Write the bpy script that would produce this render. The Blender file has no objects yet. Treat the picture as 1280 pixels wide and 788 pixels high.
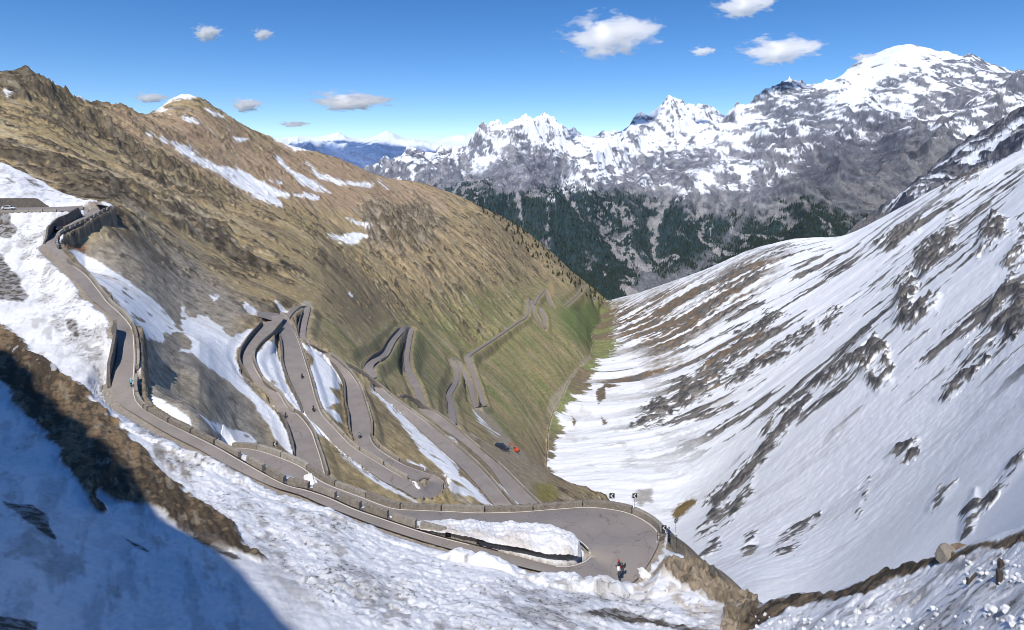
import bpy, math, random
import numpy as np
from mathutils import Vector, Matrix

random.seed(7)
rng = np.random.default_rng(11)
SC = bpy.context.scene
COL = SC.collection
K, HX, HY = 763.0, 640.0, 200.0          # viewpoint: focal length in photo pixels, principal column, horizon row


def P(px, py, Y):
    """world point seen at photo pixel (px, py) from the viewpoint at distance Y down the valley"""
    return np.array([(px - HX) / K * Y, Y, -(py - HY) / K * Y])


# ------------------------------------------------------------------ noise
_perm = np.random.default_rng(5).permutation(256)
_perm = np.concatenate([_perm, _perm, _perm])
_ga = np.random.default_rng(6).uniform(0, 2 * np.pi, 256)
_gx, _gy = np.cos(_ga), np.sin(_ga)


from concurrent.futures import ThreadPoolExecutor
_pool = ThreadPoolExecutor(4)


def noise(x, y, seed=0):
    if x.ndim == 2 and x.shape[0] > 200:
        y = np.broadcast_to(y, x.shape)
        h = np.linspace(0, x.shape[0], 9).astype(int)
        return np.concatenate(list(_pool.map(lambda k: noise1(x[h[k]:h[k + 1]], y[h[k]:h[k + 1]], seed), range(8))))
    return noise1(x, y, seed)


def noise1(x, y, seed=0):
    x = x + seed * 37.17; y = y + seed * 91.73
    xi = np.floor(x); yi = np.floor(y)
    xf = x - xi; yf = y - yi
    xi = xi.astype(np.int32) & 255; yi = yi.astype(np.int32) & 255
    u = xf * xf * xf * (xf * (xf * 6 - 15) + 10); v = yf * yf * yf * (yf * (yf * 6 - 15) + 10)
    def g(ix, iy, fx, fy):
        h = _perm[_perm[ix & 255] + (iy & 255)]
        return _gx[h] * fx + _gy[h] * fy
    a = g(xi, yi, xf, yf); b = g(xi + 1, yi, xf - 1, yf)
    c = g(xi, yi + 1, xf, yf - 1); d = g(xi + 1, yi + 1, xf - 1, yf - 1)
    ab = a + u * (b - a); cd = c + u * (d - c)
    return 1.5 * (ab + v * (cd - ab))


def fbm(x, y, wl, octs, pix=None, gain=0.5, seed=0, kind='n'):
    """sum of octaves starting at wavelength wl; octaves finer than two pixels fade out"""
    out = np.zeros_like(x); amp = 1.0
    prev = 1.0
    for o in range(octs):
        w = wl / 2 ** o
        fade = 1.0 if pix is None else np.clip(w / (1.6 * pix) - 0.5, 0, 1)
        n = noise(x / w, y / w, seed + o * 3 + 1)
        if kind == 'r':
            n = 1 - 2 * np.abs(n) * 1.4
        elif kind == 'm':
            n = (1 - np.abs(n) * 1.6); n = n * n * np.clip(prev, 0, 1); prev = n * 1.6; n = n * 1.4 - 0.4
        elif kind == 'b':
            n = np.abs(n) * 2 - 0.5
        out += amp * fade * n
        amp *= gain
    return out


def sstep(x, a, b):
    t = np.clip((x - a) / (b - a), 0, 1)
    return t * t * (3 - 2 * t)


# ------------------------------------------------------------------ thin plate interpolation of slopes through surveyed points
LS = 0.42


def tps_fit(pts, lam=1e-4):
    p = np.array(pts, float)
    X = np.stack([(p[:, 0] - HX) / K, np.log(p[:, 2]) * LS], 1)
    v = p[:, 1]
    d = np.linalg.norm(X[:, None] - X[None], axis=2)
    A = np.where(d > 0, d * d * np.log(d + 1e-12), 0) + np.eye(len(p)) * lam
    Pm = np.concatenate([np.ones((len(p), 1)), X], 1)
    n = len(p)
    M = np.zeros((n + 3, n + 3)); M[:n, :n] = A; M[:n, n:] = Pm; M[n:, :n] = Pm.T
    s = np.linalg.solve(M, np.concatenate([v, np.zeros(3)]))
    return X, s


def tps_eval(fit, px, L):
    X, s = fit
    q = np.stack([((px - HX) / K).ravel(), (L * LS).ravel()], 1)
    out = np.empty(len(q))
    for i in range(0, len(q), 20000):
        qq = q[i:i + 20000]
        d = np.linalg.norm(qq[:, None] - X[None], axis=2)
        out[i:i + 20000] = (np.where(d > 0, d * d * np.log(d + 1e-12), 0) @ s[:len(X)]) + s[len(X)] + qq @ s[len(X) + 1:]
    return out.reshape(px.shape)


class Sheet:
    """a height field sampled on azimuth columns and log distance rows, so detail follows distance"""

    def __init__(self, px0, px1, npx, y0, y1, ny):
        self.px = np.linspace(px0, px1, npx); self.L = np.linspace(math.log(y0), math.log(y1), ny)
        self.PX, self.LL = np.meshgrid(self.px, self.L)
        self.Y = np.exp(self.LL); self.X = (self.PX - HX) / K * self.Y
        self.pix = self.Y / K

    def from_rows(self, fit):
        cp = np.linspace(self.px[0], self.px[-1], 150); cl = np.linspace(self.L[0], self.L[-1], 150)
        a, b = np.meshgrid(cp, cl)
        R = tps_eval(fit, a, b)
        # bilinear upsample
        fx = (self.px - cp[0]) / (cp[1] - cp[0]); fy = (self.L - cl[0]) / (cl[1] - cl[0])
        ix = np.clip(fx.astype(int), 0, 148); iy = np.clip(fy.astype(int), 0, 148)
        tx = (fx - ix)[None, :]; ty = (fy - iy)[:, None]
        R00 = R[iy][:, ix]; R01 = R[iy][:, ix + 1]; R10 = R[iy + 1][:, ix]; R11 = R[iy + 1][:, ix + 1]
        rows = (R00 * (1 - tx) + R01 * tx) * (1 - ty) + (R10 * (1 - tx) + R11 * tx) * ty
        return -(rows - HY) / K * self.Y

    def rowmap(self):
        return HY - self.Z / self.Y * K

    def normals(self):
        dxi, dxj = np.gradient(self.X); dyi, dyj = np.gradient(self.Y); dzi, dzj = np.gradient(self.Z)
        nx = dyj * dzi - dzj * dyi; ny = dzj * dxi - dxj * dzi; nz = dxj * dyi - dyj * dxi
        l = np.sqrt(nx * nx + ny * ny + nz * nz) + 1e-9
        s = np.where(nz < 0, -1, 1)
        return nx / l * s, ny / l * s, nz / l * s

    def cast(self, px, py):
        """distance at which the sight line through a photo pixel first meets the sheet"""
        j = int(np.clip(round((px - self.px[0]) / (self.px[1] - self.px[0])), 0, len(self.px) - 1))
        r = HY - self.Z[:, j] / self.Y[:, j] * K
        i = np.argmax(r <= py)
        if r[i] > py:
            i = len(r) - 1
        if i > 0:
            t = (r[i - 1] - py) / max(r[i - 1] - r[i], 1e-6)
            return math.exp(self.L[i - 1] + np.clip(t, 0, 1) * (self.L[i] - self.L[i - 1]))
        return math.exp(self.L[i])

    def height(self, x, y):
        px = x / y * K + HX
        fj = np.clip((px - self.px[0]) / (self.px[1] - self.px[0]), 0, len(self.px) - 1.001)
        fi = np.clip((math.log(y) - self.L[0]) / (self.L[1] - self.L[0]), 0, len(self.L) - 1.001)
        i, j = int(fi), int(fj); a, b = fi - i, fj - j
        Z = self.Z
        return (Z[i, j] * (1 - b) + Z[i, j + 1] * b) * (1 - a) + (Z[i + 1, j] * (1 - b) + Z[i + 1, j + 1] * b) * a


def in_poly(px, py, poly):
    inside = np.zeros(px.shape, bool)
    n = len(poly)
    for i in range(n):
        x0, y0 = poly[i]; x1, y1 = poly[(i + 1) % n]
        if y0 == y1:
            continue
        c = ((y0 > py) != (y1 > py)) & (px < (x1 - x0) * (py - y0) / (y1 - y0) + x0)
        inside ^= c
    return inside


def poly_sd(px, py, poly):
    """signed distance (positive inside)"""
    d = np.full(px.shape, 1e9); n = len(poly)
    for i in range(n):
        x0, y0 = poly[i]; x1, y1 = poly[(i + 1) % n]
        dx, dy = x1 - x0, y1 - y0
        t = np.clip(((px - x0) * dx + (py - y0) * dy) / (dx * dx + dy * dy + 1e-9), 0, 1)
        d = np.minimum(d, np.hypot(px - x0 - t * dx, py - y0 - t * dy))
    return np.where(in_poly(px, py, poly), d, -d)


def patch(sh, poly, soft=1.0, wob=None, ymin=0, ymax=1e9, grow=0.0):
    """cover mask of a patch of ground outlined by its corners"""
    R = sh.R; PX = sh.PX
    xs = [p[0] for p in poly]; ys = [p[1] for p in poly]; mg = 12 + soft
    sel = (PX > min(xs) - mg) & (PX < max(xs) + mg) & (R > min(ys) - mg) & (R < max(ys) + mg) & (sh.Y > ymin) & (sh.Y < ymax)
    out = np.zeros(PX.shape)
    if sel.any():
        d = poly_sd(PX[sel], R[sel], poly) + grow
        if wob is not None:
            d = d + wob[sel]
        out[sel] = sstep(d, -soft, soft)
    return out


def lerp(c, col, m):
    """blend colour array c toward col by mask m"""
    col = np.asarray(col)
    return c + (col - c) * m[..., None]


# ------------------------------------------------------------------ materials
def new_mat(name):
    m = bpy.data.materials.new(name); m.use_nodes = True
    nt = m.node_tree
    return m, nt, nt.nodes['Principled BSDF']


def N(nt, t, **kw):
    n = nt.nodes.new(t)
    for k, v in kw.items():
        setattr(n, k, v)
    return n


def plain(name, col, rough=0.7, metal=0.0, var=0.12, scale=3.0, bump=0.0, bscale=20.0, spec=None):
    """solid paint or stone with mottled tone and optional relief"""
    m, nt, b = new_mat(name)
    geo = N(nt, 'ShaderNodeTexCoord'); nz = N(nt, 'ShaderNodeTexNoise')
    nz.inputs['Scale'].default_value = scale; nz.inputs['Detail'].default_value = 6
    nt.links.new(geo.outputs['Object'], nz.inputs['Vector'])
    mx = N(nt, 'ShaderNodeMix', data_type='RGBA')
    mx.inputs[6].default_value = (*[c * (1 - var) for c in col], 1); mx.inputs[7].default_value = (*[min(1, c * (1 + var)) for c in col], 1)
    nt.links.new(nz.outputs['Fac'], mx.inputs[0]); nt.links.new(mx.outputs[2], b.inputs['Base Color'])
    b.inputs['Roughness'].default_value = rough; b.inputs['Metallic'].default_value = metal
    if spec is not None:
        b.inputs['Specular IOR Level'].default_value = spec
    if bump:
        n2 = N(nt, 'ShaderNodeTexNoise'); n2.inputs['Scale'].default_value = bscale; n2.inputs['Detail'].default_value = 5
        nt.links.new(geo.outputs['Object'], n2.inputs['Vector'])
        bp = N(nt, 'ShaderNodeBump'); bp.inputs['Strength'].default_value = 1; bp.inputs['Distance'].default_value = bump
        nt.links.new(n2.outputs['Fac'], bp.inputs['Height']); nt.links.new(bp.outputs['Normal'], b.inputs['Normal'])
    return m


def ground_mat(name, sc, bump, rough=0.9):
    """terrain: painted cover colours broken up by procedural grain at two scales"""
    m, nt, b = new_mat(name)
    at = N(nt, 'ShaderNodeVertexColor', layer_name='cover')
    geo = N(nt, 'ShaderNodeNewGeometry')
    n1 = N(nt, 'ShaderNodeTexNoise'); n1.inputs['Scale'].default_value = sc; n1.inputs['Detail'].default_value = 8; n1.inputs['Roughness'].default_value = 0.62
    n2 = N(nt, 'ShaderNodeTexNoise'); n2.inputs['Scale'].default_value = sc * 6.3; n2.inputs['Detail'].default_value = 6
    for n in (n1, n2):
        nt.links.new(geo.outputs['Position'], n.inputs['Vector'])
    ad = N(nt, 'ShaderNodeMath', operation='ADD'); nt.links.new(n1.outputs['Fac'], ad.inputs[0]); nt.links.new(n2.outputs['Fac'], ad.inputs[1])
    # snow (bright) varies little, ground varies a lot: range set by the alpha-like brightness
    bw = N(nt, 'ShaderNodeRGBToBW'); nt.links.new(at.outputs['Color'], bw.inputs[0])
    amp = N(nt, 'ShaderNodeMapRange'); amp.inputs[1].default_value = 0.25; amp.inputs[2].default_value = 0.7; amp.inputs[3].default_value = 1.25; amp.inputs[4].default_value = 0.16
    nt.links.new(bw.outputs[0], amp.inputs[0])
    s1 = N(nt, 'ShaderNodeMath', operation='SUBTRACT'); nt.links.new(ad.outputs[0], s1.inputs[0]); s1.inputs[1].default_value = 1.0
    s2 = N(nt, 'ShaderNodeMath', operation='MULTIPLY_ADD'); nt.links.new(s1.outputs[0], s2.inputs[0]); nt.links.new(amp.outputs[0], s2.inputs[1]); s2.inputs[2].default_value = 1.0
    mul = N(nt, 'ShaderNodeVectorMath', operation='SCALE'); nt.links.new(at.outputs['Color'], mul.inputs[0]); nt.links.new(s2.outputs[0], mul.inputs['Scale'])
    nt.links.new(mul.outputs[0], b.inputs['Base Color'])
    b.inputs['Roughness'].default_value = rough; b.inputs['Specular IOR Level'].default_value = 0.15
    bp = N(nt, 'ShaderNodeBump'); bp.inputs['Strength'].default_value = 0.8; bp.inputs['Distance'].default_value = bump
    nt.links.new(ad.outputs[0], bp.inputs['Height']); nt.links.new(bp.outputs['Normal'], b.inputs['Normal'])
    return m


def raw_mesh(name, V, F, mat, colors=None, smooth=True, parent=None):
    """V (n,3), F (m,4) or (m,3) arrays"""
    V = np.asarray(V, np.float32); F = np.asarray(F, np.int32)
    me = bpy.data.meshes.new(name); k = F.shape[1]
    me.vertices.add(len(V)); me.vertices.foreach_set('co', V.ravel())
    me.loops.add(F.size); me.loops.foreach_set('vertex_index', F.ravel())
    me.polygons.add(len(F)); me.polygons.foreach_set('loop_start', np.arange(0, F.size, k, dtype=np.int32))
    me.polygons.foreach_set('loop_total', np.full(len(F), k, np.int32))
    me.polygons.foreach_set('use_smooth', np.full(len(F), smooth, bool))
    me.update(calc_edges=True)
    if colors is not None:
        a = me.color_attributes.new('cover', 'FLOAT_COLOR', 'POINT')
        a.data.foreach_set('color', np.concatenate([colors, np.ones((len(V), 1))], 1).astype(np.float32).ravel())
    me.materials.append(mat)
    o = bpy.data.objects.new(name, me); COL.objects.link(o)
    if parent: o.parent = parent
    return o


def sheet_obj(name, sh, color, mat, keep=None, smooth=True):
    """mesh of a sheet, optionally only cells whose four corners satisfy keep"""
    nr, nc = sh.X.shape
    idx = np.arange(nr * nc).reshape(nr, nc)
    q = np.stack([idx[:-1, :-1], idx[:-1, 1:], idx[1:, 1:], idx[1:, :-1]], -1).reshape(-1, 4)
    if keep is not None:
        q = q[keep.ravel()[q].any(1)]
    used = np.zeros(nr * nc, bool); used[q.ravel()] = True
    remap = np.cumsum(used) - 1
    V = np.stack([sh.X.ravel(), sh.Y.ravel(), sh.Z.ravel()], 1)[used]
    o = raw_mesh(name, V, remap[q], mat, np.clip(color.reshape(-1, 3)[used], 0, 1), smooth)
    o['kind'] = 'structure'
    return o


def tag(o, label=None, cat=None, group=None, kind=None):
    if label: o['label'] = label
    if cat: o['category'] = cat
    if group: o['group'] = group
    if kind: o['kind'] = kind
    return o


def empty(name, loc, rz=0.0, parent=None):
    o = bpy.data.objects.new(name, None); COL.objects.link(o); o.location = loc; o.rotation_euler = (0, 0, rz)
    o.empty_display_size = 0.3
    if parent: o.parent = parent
    return o
# ------------------------------------------------------------------ surveyed points: (column, row, distance)
ML_PTS = [
 # crest of the brown mountainside
 (-150,75,600),(0,84,650),(40,80,650),(100,105,760),(150,108,850),(200,135,980),(215,116,1150),(235,104,1250),(255,114,1300),(285,142,1450),(310,157,1600),(340,175,1700),(370,187,1750),(430,191,1800),
 (480,214,1900),(530,225,2000),(560,236,2050),(600,253,2100),(640,276,2200),(680,301,2350),(720,336,2500),(745,361,2650),(762,376,2750),
 # behind the crest
 (-150,140,900),(0,140,950),(150,160,1150),(240,190,1900),(340,230,2300),(450,240,2500),(560,290,2800),(680,360,3100),(760,430,3300),
 # flank
 (-150,300,215),(-150,210,330),(-150,140,440),
 (0,420,170),(0,330,215),(0,216,300),(0,180,370),(0,140,460),
 (50,330,200),(50,238,285),
 (100,420,160),(100,330,195),(100,254,262),(100,200,380),(100,150,560),
 (142,264,243),(180,330,215),
 (200,520,125),(200,440,148),(200,380,185),(200,300,270),(200,240,400),(200,180,640),
 (300,545,150),(300,480,178),(300,400,230),(300,320,350),(300,260,550),(300,210,900),
 (400,580,150),(400,500,195),(400,440,240),(400,360,360),(400,290,620),(400,230,1150),
 (500,605,160),(500,540,212),(500,480,300),(500,438,450),(500,395,650),(500,330,960),(500,278,1200),(500,240,1550),
 (600,635,165),(600,560,262),(600,528,450),(600,498,650),(600,458,800),(600,414,960),(600,350,1200),(600,304,1500),
 (660,645,190),(660,568,390),(660,558,550),(660,538,700),(660,503,830),(660,466,960),(660,400,1200),(660,354,1500),(660,312,2000),
 (700,645,235),(700,598,340),(700,655,480),(700,625,650),(700,555,850),(700,500,960),(700,432,1200),(700,388,1500),(700,347,2000),
 (740,650,250),(740,612,340),(740,690,480),(740,650,650),(740,580,900),(740,500,1150),(740,460,1260),(740,426,1500),(740,382,2000),
 (765,660,280),(765,625,370),(765,650,520),(765,600,900),(765,520,1500),(765,430,2300),
 (850,900,300),(850,900,520),(850,850,900),(850,700,1500),(850,600,2500),
 (1100,1500,300),(1100,1400,700),(1100,1200,1500),(1100,900,2700),(1400,2000,400),(1400,1800,1500),
 (200,800,90),(600,900,90),(400,700,110),(0,700,90),(100,560,110),
]
MR_PTS = [
 (850,640,520),(800,600,610),(740,560,730),(700,530,870),(730,470,1150),(752,430,1500),(764,392,2200),(768,377,2750),
 (800,373,2700),(830,359,2500),(870,347,2350),(900,337,2200),(930,321,2100),(1000,297,1800),(1070,291,1600),(1120,266,1450),(1180,231,1300),(1240,206,1200),(1280,186,1100),(1400,130,1000),
 (800,450,3400),(900,430,3000),(1000,380,2500),(1100,360,2200),(1200,320,1900),(1300,290,1700),(1420,240,1500),
 (900,480,850),(1000,420,850),(1100,350,850),(1200,272,850),(1280,215,860),
 (950,560,520),(1050,470,520),(1150,380,520),(1280,270,520),(1400,180,560),
 (850,420,1300),(950,360,1300),(1050,305,1350),
 (850,690,380),(900,690,320),(1000,660,300),(1100,585,300),(1200,500,300),(1280,420,300),(1400,330,300),
 (940,735,210),(1000,748,190),(1100,700,180),(1200,620,180),(1280,550,180),(1400,440,180),
 (1280,700,95),(1200,760,110),(1100,810,110),(1000,850,120),(900,820,170),(1400,640,95),
 (600,760,400),(600,640,620),(600,540,950),(600,450,1500),(660,500,960),(680,440,1500),(700,410,2300),
 (400,800,700),(400,700,1500),(400,600,2700),(0,900,400),(0,800,1500),(-150,700,2700),(500,1100,200),(100,1500,150),
]
N_PTS = [
 (-200,188,330),(0,205,300),(50,228,283),(95,250,260),(-100,262,215),(-100,200,310),
 (0,300,195),(0,350,160),(0,400,136),(0,450,115),(0,500,98),(0,560,80),(0,620,64),(0,700,48),(0,788,37),(0,900,27),
 (-200,400,130),(-200,600,68),(-200,788,38),(-200,270,205),
 (40,330,175),(60,380,146),(60,420,127),(60,480,107),(80,560,84),(80,640,64),(80,720,50),(80,788,41),
 (110,440,122),(110,500,104),
 (150,560,86),(150,640,67),(150,720,53),(150,788,43),
 (250,620,76),(250,700,58),(250,788,45),
 (350,650,73),(350,720,58),(350,788,47),
 (450,700,66),(450,788,50),(550,740,62),(550,788,52),(650,745,64),(650,788,54),
 (740,752,66),(740,788,58),(800,756,69),(800,788,62),
 (300,900,32),(600,900,38),(900,900,38),(1200,900,22),(0,1100,16),(640,1100,22),(1280,1100,14),(640,1500,10),(0,1500,8),(1280,1500,8),
 (848,702,77),(895,722,74),(945,752,70),(880,765,66),(860,788,61),(915,788,60),
 (960,753,62),(1060,737,52),(1140,709,46),(1200,690,41),(1280,658,36),(1420,610,30),
 (960,788,54),(1060,788,42),(1140,760,40),(1140,788,36),(1200,740,35),(1200,788,30),(1280,720,29),(1280,788,24),(1420,788,18),
]
# upper road and hairpin terrace: (side toward the valley, side toward the slope, centre distance)
ROAD_A = [
 ((120,256),(118,251),232),((137,259),(116,259),228),((126,265.5),(110,266),221),((114,272),(98,273),213),((94,282),(85,281),205),((76,291),(70,288),198),((70,299),(61,300),191),
 ((70,307),(57,306),186),((79,319),(62,314),179),((87.6,330),(76,328),171),((109,345),(90,346),159),((127,368),(112,373),148),((138,381),(122,381),143),((152,393),(137,395),136),
 ((165,410),(146,418),130),((169,431),(147,435),125),((169.6,456),(143,460),119),((167.5,486),(138,480),114),((175,507),(146,502),109),((203,525),(178,524),104),
 ((241,543.7),(214,545),99),((274,560),(250,563),95),((304,577),(284,582),91.5),((355,604.8),(336,607),88),((382,612),(374,619),86),((412,622),(402,631),85),((441,635),(432,643),83.5),
 ((475,647),(468,657),82),((526,664),(519,674),80),((562,674),(556,685),79),((600,683.5),(600,696),78),((647,696),(647,708),77),((695,708),(695,719),76),
 ((719,706),(733,724),76.4),((733,700),(765,729),77),((737.5,694),(788,731),77.8),((737,690),(806,712),79),((733,686),(820,688),81),((728,681),(825,672),83),((720,675),(821,662),85),
 ((708,668),(805,650),87),((690,664),(781,640),88.5),((655,662),(740,634.5),90),((620,659),(696,637),92),((585,657),(648,640.5),93.5),((545,655),(600,641.5),95),
 ((510,652),(566,640),97),((478,649),(520,638),99.5),((458,644),(491,635.5),101.5),((440,634),(454,622),104.5),((392,615),(405,603),109.5),((360,597),(374,582),113),((322,583),(336,567),117.5),((300,577),(311,561),121),((276,572),(285,560),124),
]
N_PTS += [(1800, 540, 26), (1800, 788, 15), (1800, 1200, 10), (-400, 400, 125), (-400, 788, 37), (-400, 200, 300)]
ROAD_A0 = [((-60,267),(-60,261),216),((0,266),(0,260),221),((45,265),(45,259.5),224),((85,264),(85,258.5),227),((104,262),(104,257),229)]
N_PTS += [((a[0] + b[0]) / 2, (a[1] + b[1]) / 2, y) for a, b, y in ROAD_A[:-1]]
N_PTS += [((a[0] + b[0]) / 2, (a[1] + b[1]) / 2, y) for a, b, y in ROAD_A0[:4]]
# outline of the near ground: edge points where it breaks off toward the valley
N_EDGE = [(-400,175,360),(-150,190,322),(0,203,304),(50,227,288),(95,248,266),(124,252,242),(143,259,236),(126,269,222),(114,275,214),(94,285,205),(80,292,197),(74.5,299,190),(75,307,184),(84,318,176),(93,329,168),(114,344,157),(132,366,145),
 (142,379,140),(156,391,134),(170,409,128),(174,431,122),(174.5,456,116),(172,484,111.5),(179,503,108),(206,521,103.5),(244,539.5,98.5),(277,556,95),
 (268,562,122),(280,552,131),(310,556,126),(340,563,120.5),(378,578,115.5),(410,600,111.5),(458,618,107),(491,632,104),(520,634.5,102),(566,636,98.5),(600,638,96.8),(648,637,95.7),(696,633.5,94.4),(742,630.5,93),
 (785,635,91.5),(812,646,89.5),(829,659,87),(833,674,84),(830,690,81.5),(845,698,79),(897,718,75),(948,749,71.5),(938,762,64),(962,751,62.5),(1060,735.5,52.5),(1140,707.5,46.5),(1200,688.5,41.5),(1280,656.5,36.5),(1420,608,30.5),(1700,590,22),
 (2400,900,9),(2400,900,0.5),(-2000,900,0.5),(-2000,300,60)]
B_PTS = [
 (200,330,4800),(400,300,4700),(600,330,4300),(760,384,3900),(840,374,3900),(950,335,3900),(1100,312,3600),(1280,300,3300),(1500,280,3200),
 (200,250,8000),(380,226,8000),(440,216,8000),(478,207,8000),(520,193,8000),(570,182,8200),(600,176,8400),(617,159,8500),(640,172,8600),(655,166,8800),(672,150,8800),(690,166,8800),(745,158,8800),(780,152,8800),(800,143,8800),(818,150,8800),(835,136,8800),(870,148,8600),(900,147,8400),(940,140,8200),(1000,114,8000),(1060,93,7800),(1085,78,7700),(1105,61,7700),(1125,50,7600),
 (1150,54,7500),(1190,70,7400),(1235,86,7200),(1280,88,7000),(1400,70,6800),(1550,60,6800),
 (400,260,6000),(530,222,6300),(560,207,6400),(600,196,6500),(640,176,6600),(665,182,6700),
 (700,205,6900),(740,210,6900),(690,185,7300),
 (600,262,5200),(700,255,5400),(700,305,4700),(800,305,4700),(800,235,6000),(800,185,7600),(900,225,6000),(900,285,4900),(1000,205,6200),(1000,275,4700),(1100,175,6000),(1100,245,4700),(1200,130,6000),(1200,215,4600),(1280,150,5400),(1280,220,4200),
 (200,330,11000),(500,260,11000),(620,240,11500),(840,220,11500),(1000,190,11000),(1125,150,10500),(1280,160,10000),(1500,140,10000),
]
C_PTS = [(1075,277,2700),(1100,262,2700),(1140,238,2700),(1170,215,2750),(1200,190,2800),(1240,164,2850),(1280,138,2900),(1420,80,3000),
 (1060,330,2300),(1100,300,2200),(1200,255,2100),(1280,215,1900),(1420,150,1800),(1000,340,2700),(900,420,2700),(900,470,2000),(1000,400,2100),(1280,300,1500),(1100,380,1600),(1420,250,1400),
 (1000,420,3600),(1140,320,3600),(1280,230,3600),(1420,180,3700),(1150,215,2500)]

ML_PTS += [(e[0] + 3, e[1] + 3, e[2] * 1.05) for e in N_EDGE if 80 < e[0] < 180 and e[1] > 315 and 106 < e[2] < 180]
ML_PTS += [(135, 272, 231), (115, 285, 213), (95, 295, 202), (82, 304, 193), (78, 312, 186),
           (185, 500, 114), (182, 475, 121), (183, 450, 130), (225, 533, 106), (225, 505, 122), (225, 472, 142), (225, 430, 170), (225, 395, 205), (250, 542, 106), (250, 512, 121), (250, 470, 147), (250, 430, 178),
           (280, 548, 132), (280, 518, 147), (280, 478, 170), (320, 548, 150), (320, 500, 175), (320, 450, 202), (205, 524, 108)]
ML_PTS = [p for p in ML_PTS if p not in ((140,268,238), (100,420,160), (200,520,125), (300,545,150), (300,480,178), (200,440,148), (200,380,185))]
# ------------------------------------------------------------------ sheets
shM = Sheet(-200, 1560, 1395, 88, 3300, 1010)
shM.Z = shM.from_rows(tps_fit(ML_PTS)); ZL = shM.Z.copy()
ZR = shM.from_rows(tps_fit(MR_PTS))
left_wins = ZL > ZR
kk = 26 * sstep(shM.Y, 300, 900)
shM.Z = 0.5 * (ZL + ZR + np.sqrt((ZL - ZR) ** 2 + kk ** 2)) - 0.15 * kk
shM.R = shM.rowmap()
shN = Sheet(-400, 1800, 1530, 11, 330, 1150)
shN.Z = shN.from_rows(tps_fit(N_PTS)); shN.R = shN.rowmap()


# ------------------------------------------------------------------ roads
class Road:
    """a carriageway given by pairs of edge points and centre distances; level across"""

    def __init__(self, st, sheet=None, hl=0.0, hr=0.0, step=1.2, lift=0.0, smooth=2, wmax=99):
        L, R, Zs, Ys = [], [], [], []
        for s in st:
            a, b = s[0], s[1]
            c = ((a[0] + b[0]) / 2, (a[1] + b[1]) / 2)
            Y = s[2] if len(s) > 2 else sheet.cast(*c)
            L.append(a); R.append(b); Ys.append(Y); Zs.append(P(c[0], c[1], Y)[2])
        Ys = np.array(Ys); Zs = np.array(Zs)
        L = np.array(L, float); R = np.array(R, float)
        if sheet is not None and len(Ys) > 4:
            for _ in range(smooth):
                lz = np.log(Ys); lz[1:-1] = 0.6 * lz[1:-1] + 0.20 * (lz[:-2] + lz[2:]); Ys = np.exp(lz)
            Zs = -((L[:, 1] + R[:, 1]) / 2 - HY) / K * Ys
        def edge(E):
            Y = -Zs * K / (E[:, 1] - HY)
            # keep edges from running away where the sight line is shallow
            Y = np.clip(Y, Ys * 0.93, Ys * 1.08)
            return np.stack([(E[:, 0] - HX) / K * Y, Y, Zs + lift], 1)
        A = edge(L); B = edge(R)
        # resample with Catmull-Rom
        C = (A + B) / 2
        seg = np.linalg.norm(np.diff(C[:, :2], axis=0), axis=1)
        seg = np.maximum(seg, 0.3 * (np.linalg.norm(np.diff(A[:, :2], axis=0), axis=1) + np.linalg.norm(np.diff(B[:, :2], axis=0), axis=1)))
        T = [0.0]
        outA, outB = [], []
        n = len(A)
        for i in range(n - 1):
            m = max(2, int(seg[i] / step))
            p = [max(i - 1, 0), i, i + 1, min(i + 2, n - 1)]
            for k in range(m):
                t = k / m
                w = (-.5 * t + t * t - .5 * t ** 3, 1 - 2.5 * t * t + 1.5 * t ** 3, .5 * t + 2 * t * t - 1.5 * t ** 3, -.5 * t * t + .5 * t ** 3)
                outA.append(sum(w[q] * A[p[q]] for q in range(4))); outB.append(sum(w[q] * B[p[q]] for q in range(4)))
        outA.append(A[-1]); outB.append(B[-1])
        outA = np.array(outA); outB = np.array(outB)
        mid = (outA + outB) / 2; w_ = np.linalg.norm((outA - outB)[:, :2], axis=1) + 1e-9; f_ = np.minimum(1, wmax / w_)[:, None]
        outA = mid + (outA - mid) * f_; outB = mid + (outB - mid) * f_
        self.A = outA; self.B = outB; self.hl = hl; self.hr = hr
        self.C = (self.A + self.B) / 2
        self.n = len(self.A)

    def uv_index(self, px):
        """index of the cross-section whose centre is nearest a photo column"""
        c = self.C[:, 0] / self.C[:, 1] * K + HX
        return int(np.argmin(np.abs(c - px)))

    def near(self, px, py):
        c = self.C; u = c[:, 0] / c[:, 1] * K + HX; v = HY - c[:, 2] / c[:, 1] * K
        return int(np.argmin(np.hypot(u - px, v - py)))


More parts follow.
